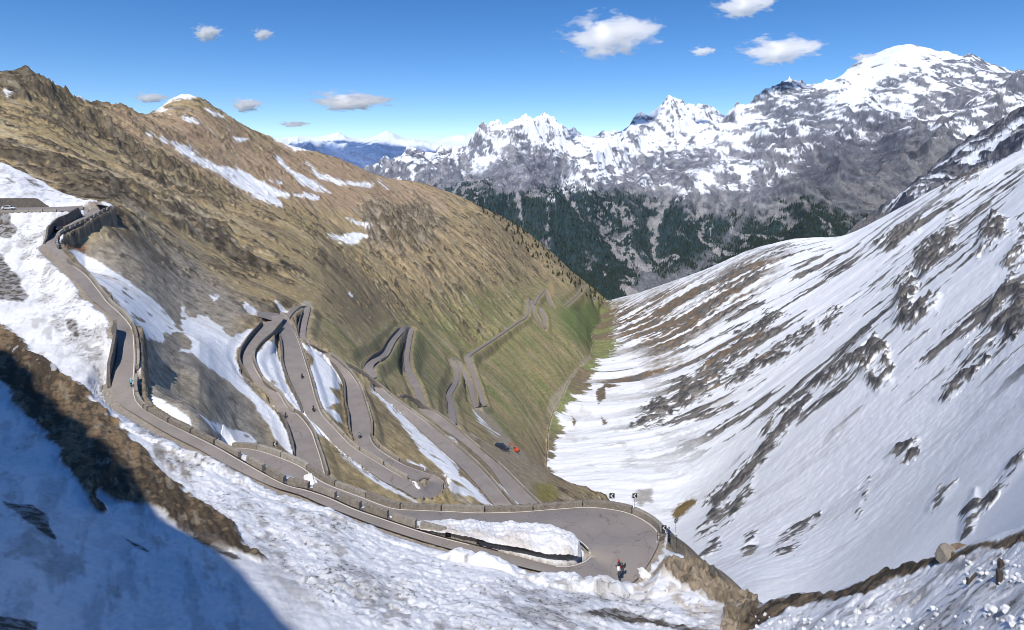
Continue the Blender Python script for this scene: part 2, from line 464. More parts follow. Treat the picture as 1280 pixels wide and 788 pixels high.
def carve(sh, roads, base_margin=6.0, sink=0.25, extra=0.0):
    """cut level benches for the roads into a sheet; returns distance to nearest carriageway edge"""
    best = np.full(sh.X.shape, 1e9); bz = np.zeros(sh.X.shape); off = np.zeros(sh.X.shape)
    nr, nc = sh.X.shape
    dpx = sh.px[1] - sh.px[0]; dL = sh.L[1] - sh.L[0]
    for rd in roads:
        for i in range(rd.n - 1):
            c0 = rd.C[i]; c1 = rd.C[i + 1]
            hw = 0.25 * (np.linalg.norm((rd.A[i] - rd.B[i])[:2]) + np.linalg.norm((rd.A[i + 1] - rd.B[i + 1])[:2]))
            mg = hw + base_margin * (1 + c0[1] / 500.0) + extra * min(1.0, max(0.0, (c0[1] - 130) / 250.0)) * 24
            pm = mg / c0[1] * K
            u0 = min(c0[0] / c0[1], c1[0] / c1[1]) * K + HX - pm; u1 = max(c0[0] / c0[1], c1[0] / c1[1]) * K + HX + pm
            j0 = max(0, int((u0 - sh.px[0]) / dpx)); j1 = min(nc, int((u1 - sh.px[0]) / dpx) + 2)
            y0 = min(c0[1], c1[1]) - mg; y1 = max(c0[1], c1[1]) + mg
            i0 = max(0, int((math.log(max(y0, 1)) - sh.L[0]) / dL)); i1 = min(nr, int((math.log(y1) - sh.L[0]) / dL) + 2)
            if j1 <= j0 or i1 <= i0:
                continue
            x = sh.X[i0:i1, j0:j1]; y = sh.Y[i0:i1, j0:j1]
            dx, dy = (c1 - c0)[:2]; l2 = dx * dx + dy * dy + 1e-9
            t = np.clip(((x - c0[0]) * dx + (y - c0[1]) * dy) / l2, 0, 1)
            # true cross-section: position between the two edges
            a = rd.A[i][:2] + t[..., None] * (rd.A[i + 1] - rd.A[i])[:2]
            b = rd.B[i][:2] + t[..., None] * (rd.B[i + 1] - rd.B[i])[:2]
            ab = b - a; w = np.sqrt((ab ** 2).sum(-1)) + 1e-9
            s = ((x - a[..., 0]) * ab[..., 0] + (y - a[..., 1]) * ab[..., 1]) / w
            ex = np.maximum(-s, s - w)
            along = np.abs((x - a[..., 0]) * -ab[..., 1] + (y - a[..., 1]) * ab[..., 0]) / w
            ex = np.where(ex > 0, np.hypot(ex, along), np.maximum(ex, along - 1.5))
            ex = np.where((ex < 0) & (along > 2.5), along, ex)
            z = c0[2] + t * (c1[2] - c0[2])
            bb = best[i0:i1, j0:j1]
            m = ex < bb
            bb[m] = ex[m]; bz[i0:i1, j0:j1][m] = z[m]
            off[i0:i1, j0:j1][m] = np.where(s < w / 2, rd.hl, rd.hr)[m]
    cell = np.maximum(sh.Y * dL, sh.Y / K * dpx)
    e0 = 0.40 + 0.0024 * sh.Y
    reach = base_margin * (1 + sh.Y / 500.0) * 0.95
    if extra:
        gapz = np.where(best < 1e8, np.maximum(0, np.abs(sh.Z - bz - off) - 1.0 * np.maximum(best, 0) - 1.5), 0)
        reach = reach + np.minimum(1.5 * gapz, 23.5 * np.clip((sh.Y - 130) / 250.0, 0, 1))
    hit = best < reach
    w = sstep(best, e0, reach)
    tgt = np.where(best < e0, bz - sink - 0.001 * sh.Y, bz + off)
    sh.Z = np.where(hit, tgt * (1 - w) + sh.Z * w, sh.Z)
    return best
ROAD_SETS = {
 'R3': dict(st=[((380,602),(407,594)),((373,582),(404,583)),((371,572),(401,572)),((367,557),(396,557)),((361,538),(389,538)),((352,519),(374,519)),((345,507),(360,510)),((335,493),(350,493)),((319,481),(338,483)),((309,470),(327,473)),((302,458),(318,457)),
   ((302.5,444),(316,444)),((310,430),(323,432)),((320,417.5),(338,418)),((328,408),(346,409)),((328,402),(353,401)),((322,397),(356,394))], hl=1.3, hr=-0.5),
 'R4': dict(st=[((321,396),(322,390)),((336,400),(336,391)),((345,405),(350,393)),((350,420),(362,404)),((353,437),(372,424)),((355,455),(380,447)),((361,474),(387,469)),((369.5,493),(393,491)),((378,508.6),(399,509.5)),
   ((384,521),(405,521)),((399,535),(418,535)),((422,559),(441,558)),((450.5,582),(468,575)),((479,602),(491,589.5)),((500,612),(510,600)),((521,624),(529,609)),((538,624),(533,608)),((552,617),(536,605)),((557,607),(535,601)),((549,597),(528,600)),((527,589),(517,604)),((501,579),(489,592)),((470.5,559),(455,566)),((462.5,545),(444,549))], hl=0.7, hr=-0.5),
 'R5': dict(st=[((444,549),(463,546)),((439,538),(463.5,530)),((437,520),(459,512)),((434,508),(457,506)),((431.5,482),(450,485)),((424,467),(440,469)),((412.5,453),(428,455)),((400,441.5),(412,442)),((390,434),(399,436)),((377,427),(386,427)),((374,421),(382,420)),((376,404),(384,404)),((380,389),(387.5,388)),((377,385),(386,383)),((372,387),(371,383)),((366,392),(363,388)),((361,400),(357,396))], hl=1.0, hr=-0.4),
 'R6': dict(st=[((425,462),(431,456)),((441,469),(450.5,465.5)),((462,481),(473,481)),((480.6,500),(491,497)),((511,526.5),(529,525)),((554,565),(570,558)),((582,591),(602.5,588)),((614.7,629),(637,628)),((622,638),(648,638))], hl=0.6, hr=-0.5),
 'R7': dict(st=[((497,499),(500,495)),((512,507),(524,505)),((541.6,528),(556,524)),((582,557),(594,557)),((608.6,581),(622,580)),((627,605.6),(645,603)),((643,629),(669.5,627)),((650,640),(680,637))], hl=0.8, hr=-0.6),
 'R8': dict(st=[((464,474),(471,472)),((458,466),(467,462)),((455.5,459),(468,456)),((463,451),(475,451)),((477,442),(485,444)),((487,426),(494,427)),((500,411),(505,415)),((507,408),(508,413)),((516,411),(509,416)),((514.5,425),(506,425)),((512,441.5),(505,443)),((513,459),(505.5,459)),((522,477),(513,480)),((526,486),(518,488)),((532,507),(524,508))], hl=1.0, hr=-0.6),
 'R9': dict(st=[((562.5,531),(571,530)),((559,503),(567,504)),((558,492),(565,494)),((567,476),(573,477)),((568,463),(573.5,463)),((562,452),(570,455)),((562,447),(568,451.5)),((571,448),(568,452.5)),((579,459),(573,460)),((590,479.6),(584,481)),((595,500),(590,502)),((599,508),(593,511)),((608,506),(606,511)),((605,499),(599,501)),((599,478),(593,480)),((592,458),(585,460)),((588.5,448),(582,448)),((590,444.5),(583,443)),((600,438),(596,434.5)),((622.7,424),(618,419.5)),((648,406),(643,402)),((661,395),(656,393)),((662,378),(658,376)),((665,376),(662,373.5)),((671,391),(667.5,393)),((681,406),(677,409)),((683,408),(680,411)),((682,396),(679,397)),((677,385),(673,385))], hl=0.4, hr=-0.5),
 'R14': dict(st=[((666.5,381),(669,381)),((671,372),(673.5,373)),((677.5,364),(680,365.5)),((681,360),(681,363)),((684,364),(681.5,365)),((688,374),(685.5,375)),((692.5,383),(690,384))], hl=0.4, hr=-0.4),
 'R15': dict(st=[((706,381),(707.5,383)),((717,372),(718.5,374)),((724,365),(726,366)),((728,358),(730,359)),((731,356),(732,358.5)),((734,366),(736,366)),((743.5,377),(745.5,376)),((752.5,384.5),(754,382.5)),((762,387),(762.5,385))], hl=0.2, hr=-0.2),
 'R16': dict(st=[((741.5,376),(742.5,377)),((743,370),(744.5,370.5)),((744.5,366),(746,367)),((749,369),(748,371)),((754.5,376),(752.5,377))], hl=0.2, hr=-0.2),
}

# relief of the valley sides ------------------------------------------------
ROADZONE = [(60,300),(120,275),(160,330),(330,380),(400,370),(430,430),(520,400),(600,440),(690,350),(780,380),(690,520),(700,650),(500,660),(160,560)]
roadz = patch(shM, ROADZONE, soft=30)
Lm = sstep(ZL - ZR, -4, 4)                                  # 1 on the brown flank, 0 on the snow side
X, Y, pix = shM.X, shM.Y, shM.pix
# surface coordinates: (down the slope, along the contour) for either side
Z0 = shM.Z.copy()
wx = 14 * noise(X / 90, Y / 90, 3); wy = 14 * noise(X / 90, Y / 90, 8)
turn = sstep(shM.PX, 230, 560)
vL = (0.55 * X - 1.15 * Z0) + wx * .4
cLa = 0.10 * X + 0.99 * Y + wy * .6; cLb = 0.60 * X + 0.80 * Y + wy * .6
vR = (0.60 * X + 1.2 * Z0) + wx * .4
cR = 0.10 * X + 0.99 * Y + wy * .6


def onL(wl, octs, st, gain, seed, kind='n', f=1.0):
    """noise stretched st times down the brown flank"""
    a_ = fbm(vL / st, cLa, wl, octs, pix * f, gain, seed, kind); b_ = fbm(vL / st, cLb, wl, octs, pix * f, gain, seed + 1, kind)
    return a_ * (1 - turn) + b_ * turn


def onR(wl, octs, st, gain, seed, kind='n', f=1.0):
    return fbm(vR / st, cR, wl, octs, pix * f, gain, seed, kind)


gul = onL(60, 6, 6.0, 0.55, 20, 'r', 1.5)
cr = onL(34, 7, 1.8, 0.60, 40, 'm')
big = fbm(X, Y, 420, 3, pix, 0.5, 60)
farm = sstep(Y, 180, 900)
craglim = sstep(fbm(X, Y, 130, 3, None, 0.55, 70), 0.0, 0.35)
CRAGZ = [(-140,60),(60,70),(140,110),(220,190),(330,300),(420,400),(330,380),(260,330),(150,290),(110,250),(-140,200)]
cragz = patch(shM, CRAGZ, soft=35)
SCREE = [(150,290),(200,290),(300,370),(330,385),(300,400),(340,560),(200,560),(170,440),(110,330),(90,310)]
screez = patch(shM, SCREE, soft=18)
GREY2 = [(520,235),(500,250),(470,240),(450,250),(460,290),(520,305),(555,275),(540,250)]
grey2 = patch(shM, GREY2, soft=14)
calm = 1 - 0.85 * roadz
cl_ = onL(120, 3, 1.5, 0.6, 228)
cn = onL(19, 6, 1.8, 0.70, 225)
greenz0 = patch(shM, [(455,420),(560,370),(640,350),(735,362),(762,385),(750,430),(700,500),(650,560),(600,530),(540,520),(500,480),(440,450),(400,400),(430,400)], soft=26)
clump = sstep(cn + 0.60 * craglim * cragz + 0.35 * cl_ + .35 * grey2 - .30 * greenz0 - .25 * screez, 0.40, 0.56) * Lm * (1 - roadz * .85)
relL = clump * (0.8 + 2.2 * farm) * (1 + 0.8 * onL(7, 4, 1.2, .65, 241)) + (big * 16 - 16) * farm * (1 - roadz) + gul * (0.6 + 1.6 * farm) * calm * (1 - .6 * sstep(X / Y, -0.05, 0.05)) + cr * (0.9 + 5.0 * np.maximum(craglim * cragz, grey2)) * (0.35 + farm) * calm * 0.9 + (0.25 + .25 * farm) * fbm(X, Y, 6, 5, pix, 0.6, 77)
# snow side: smooth with ribs of rock
rib = onR(70, 6, 4.0, 0.55, 90, 'r')
rbig = onR(300, 4, 2.4, 0.5, 97)
relR = rbig * 6 * sstep(Y, 250, 900) + rib * 1.6 * farm
edge_keep = sstep(np.abs(shM.R - HY), 0, 1)

ROCKS_R = [  # rock outcrops on the snowy side: outline, roughness
 [(788,532),(813,511),(836,498),(847,481),(878,458),(908,431),(927,416),(962,389),(975,392),(954,418),(916,450),(893,485),(863,505),(836,519),(813,531)],
 [(908,484),(927,458),(979,427),(1000,420),(980,443),(946,466),(922,482)],
 [(885,632),(905,608),(920,588),(946,562),(962,530),(980,512),(1010,500),(1000,520),(980,545),(954,574),(930,600),(912,622),(898,640)],
 [(960,440),(990,420),(1017,402),(1020,415),(990,432),(965,445)],
 [(1025,408),(1035,390),(1047,388),(1045,402),(1030,415)],
 [(1118,404),(1124,352),(1133,345),(1143,352),(1140,385),(1131,405)],
 [(1143,340),(1150,310),(1173,296),(1190,276),(1189,310),(1172,325),(1155,345)],
 [(1089,306),(1120,290),(1147,278),(1146,288),(1115,306)],
 [(1081,440),(1090,425),(1108,440),(1112,480),(1098,490),(1085,470)],
 [(1060,455),(1078,445),(1090,475),(1075,470)],
 [(1134,408),(1150,380),(1172,372),(1168,388),(1145,405)],
 [(1222,312),(1228,290),(1240,272),(1254,275),(1250,296),(1235,312)],
 [(1250,330),(1280,290),(1285,305),(1262,330)],
 [(1232,415),(1238,380),(1262,352),(1283,345),(1283,400),(1262,418),(1245,410)],
 [(1201,443),(1215,428),(1241,418),(1238,430),(1212,445)],
 [(1110,575),(1118,560),(1147,552),(1140,570),(1120,575)],
 [(874,664),(885,645),(905,620),(917,607),(912,630),(890,652)],
 [(906,653),(918,625),(942,596),(936,625),(918,650)],
 [(1071,639),(1077,615),(1086,602),(1084,620)],
 [(967,689),(990,665),(1018,646),(1010,662),(985,684)],
 [(1201,672),(1206,640),(1219,614),(1222,635),(1212,665)],
 [(1222,640),(1240,617),(1262,580),(1285,560),(1285,575),(1262,600),(1240,625)],
 [(1161,637),(1175,618),(1192,606),(1180,624)],
 [(870,706),(882,688),(899,670),(895,685)],
 [(930,690),(936,676),(942,672),(938,690)],
 [(1180,240),(1210,215),(1225,195),(1240,190),(1228,215),(1200,235)],
 [(1020,480),(1060,450),(1085,425),(1075,450),(1035,480)],
 [(1170,500),(1200,470),(1230,450),(1215,470),(1185,500)],
]
shM.R = HY - shM.Z / shM.Y * K
rw = 7 * onR(50, 6, 1.6, 0.66, 101) + 5 * onR(8, 4, 2.0, 0.7, 103)
rockR = np.zeros_like(X)
for pl in ROCKS_R:
    rockR = np.maximum(rockR, patch(shM, pl, soft=1.3, wob=rw * 1.3, grow=1.0))
rockR *= (1 - Lm)
rockB = np.zeros_like(X)
for pl in ROCKS_R:
    rockB = np.maximum(rockB, patch(shM, pl, soft=7, grow=1))
rockB *= (1 - Lm)
# rock breaking through along lines that run down the slope
strk = onR(40, 7, 4.6, 0.68, 110)
upper = patch(shM, [(960,300),(1080,292),(1290,180),(1290,470),(1180,480),(1050,520),(960,560),(880,560),(780,560),(850,430),(900,340)], soft=40)
mott = sstep(fbm(X, Y, 260, 3, None, 0.5, 120), -0.35, 0.45)
rockS = sstep(strk + 0.30 * upper * mott + 0.22 * mott - 0.54, 0.0, 0.08) * np.clip(upper + 0.15, 0, 1) * (1 - Lm) * sstep(Y, 120, 260)
BROWNR = [(764,378),(800,371),(832,357),(872,345),(905,335),(940,318),(985,318),(960,350),(930,385),(900,405),(870,430),(850,450),(820,455),(790,440),(765,425),(757,405)]
brownr = patch(shM, BROWNR, soft=16, wob=rw) * (1 - Lm)
crag = onR(24, 6, 1.3, 0.62, 130, 'm')
big_rock = patch(shM, [(1060,260),(1290,180),(1290,690),(1180,690),(1050,500),(1060,380)], soft=30)
fcrag = onR(9, 5, 1.2, 0.65, 133, 'r')
relR = relR + 0.35 * onR(7, 4, 1.6, .65, 136) * sstep(Y, 120, 300) + (rockB * (1.6 + 2.0 * big_rock) + rockR * ((1.1 + 1.0 * big_rock) * crag + 0.5 * fcrag)) * (0.35 + 1.0 * sstep(Y, 150, 700)) + rockS * (0.5 + 0.8 * crag) * sstep(Y, 100, 500) + brownr * crag * 2
shM.Z += relL * Lm + relR * (1 - Lm)

# the flank ends where the near ground carries the upper road
edgeW = np.array([P(*e)[:2] for e in N_EDGE]); edgeZ = np.array([P(*e)[2] for e in N_EDGE])
selr = shM.L < math.log(340)
dN = poly_sd(X[selr], Y[selr], [tuple(p) for p in edgeW])
shM.Z[selr] -= np.where(dN > 0, np.minimum(dN, 9) * 1.3 + 0.3, 0)

# the roads over the flank -----------------------------------------------------
shM.R = shM.rowmap()
tmpZ = shM.Z.copy()
roadsM = {}
relief = shM.Z - Z0
shM.Z = Z0.copy()
for k, d in ROAD_SETS.items():
    roadsM[k] = Road(d['st'], shM, d['hl'], d['hr'], smooth=0, wmax=6.5 if k in ('R9', 'R14', 'R15', 'R16') else 99)
shM.Z = Z0 + relief
road_dist = carve(shM, list(roadsM.values()), base_margin=3.6, extra=1.0)
shM.R = shM.rowmap()

# near ground relief -------------------------------------------------------------
Xn, Yn, pn = shN.X, shN.Y, shN.pix
roadA = Road(ROAD_A); roadA0 = Road(ROAD_A0)
roadA.hl = 0; roadA.hr = 0
edgeW = np.array([P(*e)[:2] for e in N_EDGE]); edgeZ = np.array([P(*e)[2] for e in N_EDGE])
BAND = [(-30,395),(0,402),(40,440),(90,478),(130,510),(160,545),(205,590),(250,630),(290,665),(333,700),(300,697),(262,680),(240,665),(200,640),(160,628),(125,618),(128,640),(100,612),(85,590),(70,558),(40,520),(20,500),(0,482),(-30,460)]
wobn = 5 * fbm(Xn, Yn, 9, 6, pn, 0.62, 140) + 4 * fbm(Xn * 0.35 + Yn * .1, Yn + Xn * .55, 3, 4, pn, 0.6, 141)
bandM = patch(shN, BAND, soft=2, wob=wobn)
patches_dark = [
 [(-30,265),(0,266),(20,285),(14,300),(-30,290)],
 [(-30,320),(0,318),(26,352),(35,372),(30,378),(-30,372)],
 [(8,478),(14,487),(0,480)], [(82,398),(96,398),(97,420),(86,412)],
 [(4,625),(40,632),(62,650),(68,676),(50,668),(30,652)],
 [(-10,765),(20,770),(50,772),(45,790),(-10,800)],
 [(140,662),(155,672),(185,692),(170,685)], [(220,655),(262,672),(310,702),(290,702),(250,682)],
 [(725,768),(765,762),(800,770),(830,776),(862,784),(900,788),(860,795),(800,780),(760,775)],
 [(30,222),(46,228),(53,234),(42,234)], [(8,221),(18,228),(10,228)],
]
band2 = np.zeros_like(Xn)
for pl in patches_dark:
    band2 = np.maximum(band2, patch(shN, pl, soft=1.5, wob=wobn * 0.5))
lump = fbm(Xn, Yn, 1.6, 4, pn, 0.6, 150, 'b')
DEBRIS = [(130,500),(170,520),(300,590),(420,645),(520,685),(600,705),(700,722),(780,735),(830,715),(890,745),(900,790),(600,800),(450,800),(330,690),(250,620),(160,540)]
DEB2 = [(10,290),(40,275),(110,268),(60,300),(75,340),(120,385),(130,420),(128,470),(100,450),(60,400),(30,340)]
DEB3 = [(930,765),(1060,740),(1140,712),(1200,694),(1290,660),(1290,800),(900,800)]
deb = np.clip(patch(shN, DEBRIS, soft=14) + patch(shN, DEB2, soft=6) + patch(shN, DEB3, soft=8), 0, 1)
SCR = [(832,690),(845,700),(870,702),(900,714),(955,748),(942,768),(925,790),(900,800),(905,775),(905,750),(860,735),(825,722),(808,716)]
scree = patch(shN, SCR, soft=2, wob=wobn * 0.6)
RIM = [(925,790),(935,768),(962,753),(1060,737),(1140,709),(1200,690),(1290,655),(1290,672),(1230,690),(1160,714),(1120,728),(1080,752),(1050,748),(1000,760),(960,776),(940,792)]
rim = patch(shN, RIM, soft=1.5, wob=wobn * 0.5)
soil = np.clip(bandM + scree + rim, 0, 1)
relN = 0.5 * fbm(Xn, Yn, 14, 4, pn, 0.5, 160) + deb * (lump * 0.11 * (0.5 + sstep(fbm(Xn, Yn, 12, 3, pn, .5, 152), -.3, .5)) + 0.18 * fbm(Xn * 0.45 - Yn * .2, Yn * .8 + Xn * .4, 2.2, 5, pn, .62, 153)) + bandM * (0.45 + 0.30 * fbm((Xn * 0.55 - Yn * 0.83) / 4, Xn * 0.83 + Yn * 0.55, 1.8, 6, pn, 0.62, 165)) + scree * 0.6 * fbm(Xn, Yn, 3.0, 6, pn, 0.65, 168, 'r') + rim * 0.22 * fbm(Xn, Yn, 1.1, 5, pn, 0.6, 169) + 0.05 * fbm(Xn, Yn, 0.9, 4, pn, .6, 161)
shN.Z += relN * sstep(Yn, 14, 30)
# break off beyond the edge
ins = in_poly(Xn, Yn, [tuple(p) for p in edgeW])
dmin = np.full(Xn.shape, 1e9); zed = np.zeros(Xn.shape)
for i in range(len(edgeW) - 4):
    (x0, y0), (x1, y1) = edgeW[i], edgeW[i + 1]
    dx, dy = x1 - x0, y1 - y0
    t = np.clip(((Xn - x0) * dx + (Yn - y0) * dy) / (dx * dx + dy * dy + 1e-9), 0, 1)
    d = np.hypot(Xn - x0 - t * dx, Yn - y0 - t * dy); m = d < dmin
    dmin[m] = d[m]; zed[m] = (edgeZ[i] + t * (edgeZ[i + 1] - edgeZ[i]))[m]
steep = 0.9 + 0.15 * noise(Xn / 6, Yn / 6, 171)
out = ~ins
edgeless = 1.0 * (shN.PX < 300)
shN.Z = np.where(out, zed - dmin * (steep + 5.0 * sstep(Yn, 98, 104) * (edgeless)) - 0.15, shN.Z)
distN = carve(shN, [roadA, roadA0], base_margin=3.2)
# ploughed snow wall on the slope side of the upper road
bank = sstep(distN, 0.4, 1.6) * (1 - sstep(distN, 3.0, 11)) * ins
bankz = patch(shN, [(120,490),(170,512),(300,580),(450,650),(600,692),(740,722),(800,730),(830,712),(860,735),(800,800),(500,760),(300,640),(120,520)], soft=5)
big_bank = patch(shN, [(560,670),(740,710),(800,722),(800,790),(560,760)], soft=14)
shN.Z += bank * bankz * (0.35 + 0.5 * big_bank + (0.35 + .3 * big_bank) * fbm(Xn, Yn, 4, 4, pn, 0.6, 175))
shN.R = shN.rowmap()
# ------------------------------------------------------------------ ground cover of the valley sides
nx, ny, nz = shM.normals()
R, PX = shM.R, shM.PX
n_big = fbm(X, Y, 160, 4, pix, 0.55, 200); Lb_ = left_wins
n_mid = np.where(Lb_, onL(26, 5, 1.6, 0.6, 210), onR(26, 5, 1.6, .6, 212)); n_fin = np.where(Lb_, onL(5, 4, 1.5, 0.65, 220), onR(5, 4, 1.5, .65, 222))
stk = onL(26, 6, 9.0, 0.62, 230)
stk2 = onL(12, 5, 12.0, 0.62, 235)
C = np.zeros(X.shape + (3,))
OLIVE = (0.34, 0.262, 0.145); GOLD = (0.45, 0.34, 0.20); GREEN = (0.225, 0.235, 0.10); DKBR = (0.165, 0.13, 0.088)
GREY = (0.30, 0.265, 0.225); DGREY = (0.070, 0.066, 0.062); RED = (0.40, 0.275, 0.19); SNOW = (0.86, 0.87, 0.88); PALE = (0.40, 0.35, 0.28); GRAV = (0.27, 0.225, 0.175)
C[:] = OLIVE
C = lerp(C, GOLD, sstep(n_big + 0.5 * stk, -0.1, 0.6) * 0.8)
C = lerp(C, DKBR, sstep(stk + 0.4 * n_mid, 0.12, 0.55) * 0.75)
redz = patch(shM, [(110,100),(200,130),(290,150),(340,180),(430,188),(480,212),(560,236),(560,262),(470,262),(420,262),(330,255),(250,215),(200,190),(150,160)], soft=16, wob=10 * n_big)
C = lerp(C, RED, redz * np.clip(0.7 + 0.5 * n_mid, 0, 1))
greenz = patch(shM, [(455,420),(560,370),(640,350),(735,362),(762,385),(750,430),(700,500),(650,560),(600,530),(540,520),(500,480),(440,450),(400,400),(430,400)], soft=26, wob=14 * n_big)
C = lerp(C, GREEN, greenz * np.clip(0.62 + 0.5 * n_mid + 0.35 * stk, 0, 1))
g2 = patch(shM, [(700,385),(745,375),(762,392),(748,420),(742,440),(715,425),(700,400)], soft=8)
C = lerp(C, (0.115, 0.175, 0.055), g2 * 0.8)
C = lerp(C, DKBR, greenz * sstep(stk2 + 0.3 * n_big, 0.1, 0.5) * 0.45)
C = lerp(C, PALE, Lm * sstep(stk2 - 0.35 * greenz, 0.42, 0.62) * 0.5)
C = lerp(C, GREY, screez * np.clip(0.95 + 0.3 * n_mid, 0, 1))
rusty = patch(shM, [(76,305),(95,300),(110,312),(95,322),(82,318)], soft=4, wob=3 * n_fin)
C = lerp(C, (0.26, 0.14, 0.08), rusty)
C = lerp(C, GREY, grey2 * 0.7)
lowz = patch(shM, [(470,500),(560,575),(640,640),(760,640),(700,590),(650,555),(600,540),(560,560)], soft=10, wob=6 * n_mid)
C = lerp(C, (0.235, 0.18, 0.115), lowz * 0.7)
cmask = sstep(cr + 0.25 * n_fin, 0.15, 0.5) * np.maximum(cragz * craglim, grey2 * .8)
C = lerp(C, (0.085, 0.072, 0.058), cmask * 0.85)
spots = sstep(n_mid + 0.8 * n_fin, 0.42, 0.70) * Lm * (0.25 + 0.75 * np.maximum(cragz, screez * .6))
C = lerp(C, (0.065, 0.055, 0.045), spots * 0.8)
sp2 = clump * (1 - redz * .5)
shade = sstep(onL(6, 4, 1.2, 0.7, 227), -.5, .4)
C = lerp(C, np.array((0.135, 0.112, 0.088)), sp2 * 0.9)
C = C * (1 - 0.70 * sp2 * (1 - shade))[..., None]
sp3 = sstep(onL(20, 6, 5.0, 0.70, 229), 0.30, 0.75) * Lm * (1 - roadz * .5)
C = lerp(C, (0.46, 0.40, 0.30), sp3 * 0.40)
C = C * (1 + 0.35 * np.clip(onL(3.0, 3, 1.4, 0.7, 226), -1, 1)[..., None])
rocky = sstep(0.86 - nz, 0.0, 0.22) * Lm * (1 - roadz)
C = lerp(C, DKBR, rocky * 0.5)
# gravel path and stream bed on the valley floor
stream = patch(shM, [(728,452),(742,440),(740,450),(722,478),(705,492),(697,515),(684,520),(688,498),(705,480)], soft=2.5, wob=2 * n_mid)
C = lerp(C, PALE, stream * 0.6)
torr = patch(shM, [(592,510),(600,508),(612,520),(640,552),(660,575),(650,578),(625,556),(603,530)], soft=2, wob=2 * n_mid)
C = lerp(C, (0.34, 0.29, 0.22), torr * 0.85)
rub = patch(shM, [(590,560),(612,566),(640,600),(655,612),(690,610),(680,585),(660,578),(640,560),(610,553)], soft=4, wob=3 * n_mid)
C = lerp(C, (0.30, 0.245, 0.18), rub * 0.7)
land = patch(shM, [(687,352),(691,352),(693,365),(692,371),(688,371),(687,362)], soft=1, wob=1 * n_mid)
C = lerp(C, (0.38, 0.27, 0.15), land)
whit = patch(shM, [(374,384),(380,375),(388,377),(392,386),(384,390)], soft=1, wob=1 * n_mid)
C = lerp(C, PALE, whit)
yel = patch(shM, [(668,605),(690,603),(700,618),(690,628),(672,625)], soft=4, wob=3 * n_mid)
C = lerp(C, (0.22, 0.19, 0.06), yel * 0.8)
C = lerp(C, GRAV, (1 - sstep(road_dist, 0.2, 1.6 + Y * .003)) * Lm * 0.9)

SNOWL = [
 [(215,178),(235,185),(250,198),(275,208),(300,213),(330,228),(350,240),(379,245),(346,247),(353,259),(330,250),(300,236),(272,216),(240,200),(222,188)],
 [(300,235),(330,250),(353,259),(340,256),(318,247)],
 [(342,192),(352,200),(365,213),(390,226),(414,241),(404,239),(376,226),(360,214),(350,204)],
 [(383,204),(400,217),(425,227),(466,230),(464,234),(425,231),(398,222)],
 [(378,242),(400,246),(396,251),(382,247)],[(361,213),(380,228),(400,240),(392,238),(372,228)],
 [(408,292),(425,296),(440,291),(459,294),(440,306),(424,302)],[(432,272),(450,278),(463,283),(448,281)],
 [(337,224),(352,229),(348,231)],[(472,225),(484,236),(476,230)],
 [(186,131),(205,122),(220,117),(236,114),(246,121),(236,122),(226,124),(214,127),(202,133),(212,140),(200,139),(190,135)],
 [(98,103),(118,101),(141,103),(136,106),(104,106)],[(65,94),(78,100),(72,99)],[(92,115),(106,123),(98,121)],[(4,112),(15,116),(10,119)],
 [(184,167),(193,170),(190,173)],[(199,171),(210,179),(203,177)],[(228,145),(244,150),(247,154),(234,151)],[(256,135),(280,146),(268,144)],[(292,172),(308,174),(296,178)],
 [(255,123),(268,128),(262,128)],
 [(340,168),(372,184),(400,187),(368,188),(345,176)],
 [(79,312),(94,311),(127,327),(162,352),(198,379),(222,413),(213,418),(188,404),(162,392),(140,372),(118,348),(98,330)],
 [(162,398),(188,404),(203,405),(223,414),(205,415),(205,432),(178,418)],
 [(228,385),(234,396),(227,398),(244,398),(259,396.5),(276,410),(289,422),(317,410),(319,418),(304,428),(298,438),(297,450),(300,468),(306,480),(330,500),(347,515),(359,540),(366,568),(358,562),(344,548),(340,534),(328,522),(316,505),(292,484),(270,468),(252,452),(238,440),(226,438),(240,436),(236,425),(228,410),(225,398)],
 [(249,518),(262,524),(287,538),(310,541),(322,552),(300,551),(284,550),(270,540)],
 [(181,491),(198,498),(221,509.5),(238.6,524.7),(242.4,537),(228,533),(203,519),(184,504)],
 [(319,444),(327,437),(336,426),(344,430.5),(349.5,451),(359,478),(376,508.6),(401,536),(424,560),(452,583),(480,603),(521,626),(528,633),(500,620),(470,604),(430,572),(408.6,551),(391,538),(382,526.7),(359,500),(340,482),(323,466.7),(317,453)],
 [(374,426.7),(382,432),(392,437),(405,444),(418,461),(424,474),(425,487.6),(412,484),(425,503),(410,510),(426,517),(428,530),(418,525),(405,511),(393,493),(387.6,468.6),(393,447.6)],
 [(456.5,479.6),(478,497),(501,515),(521,537),(541.6,557),(562,572),(571,584),(574,595.5),(580,598),(590,605.6),(603,618),(614.7,631),(600,626),(588,614),(572,602),(562,599.5),(545.6,581),(527,565),(517,549),(501,528),(480.6,506),(466,491)],
 [(562,601),(580,610),(591,620),(580,618),(564,612)],
 [(509,575),(527,581),(538,590),(552,594),(560,604),(540,598),(515,580)],
 [(592,512.6),(602,526),(615,540),(622,544),(610,536),(598,524)],
 [(559,545),(566,548),(570,553),(563,550)],[(590,543),(598,548),(592,546)],
 [(306,378),(316,384),(322,391),(316,392),(309,384)],[(344,376),(358,390),(352,390)],
 [(262,370),(272,372),(268,376)],[(436,367),(445,372),(440,371)],[(123,290),(129,299),(126,297)],
 [(626,608),(634,612),(640,622),(648,632),(636,630)],
]
snowL = np.zeros_like(X)
wsn = 1.5 * n_fin + 2.2 * stk2 + 1.2 * n_mid
for pl in SNOWL:
    snowL = np.maximum(snowL, patch(shM, pl, soft=0.9, wob=wsn * 1.3, grow=0.5))
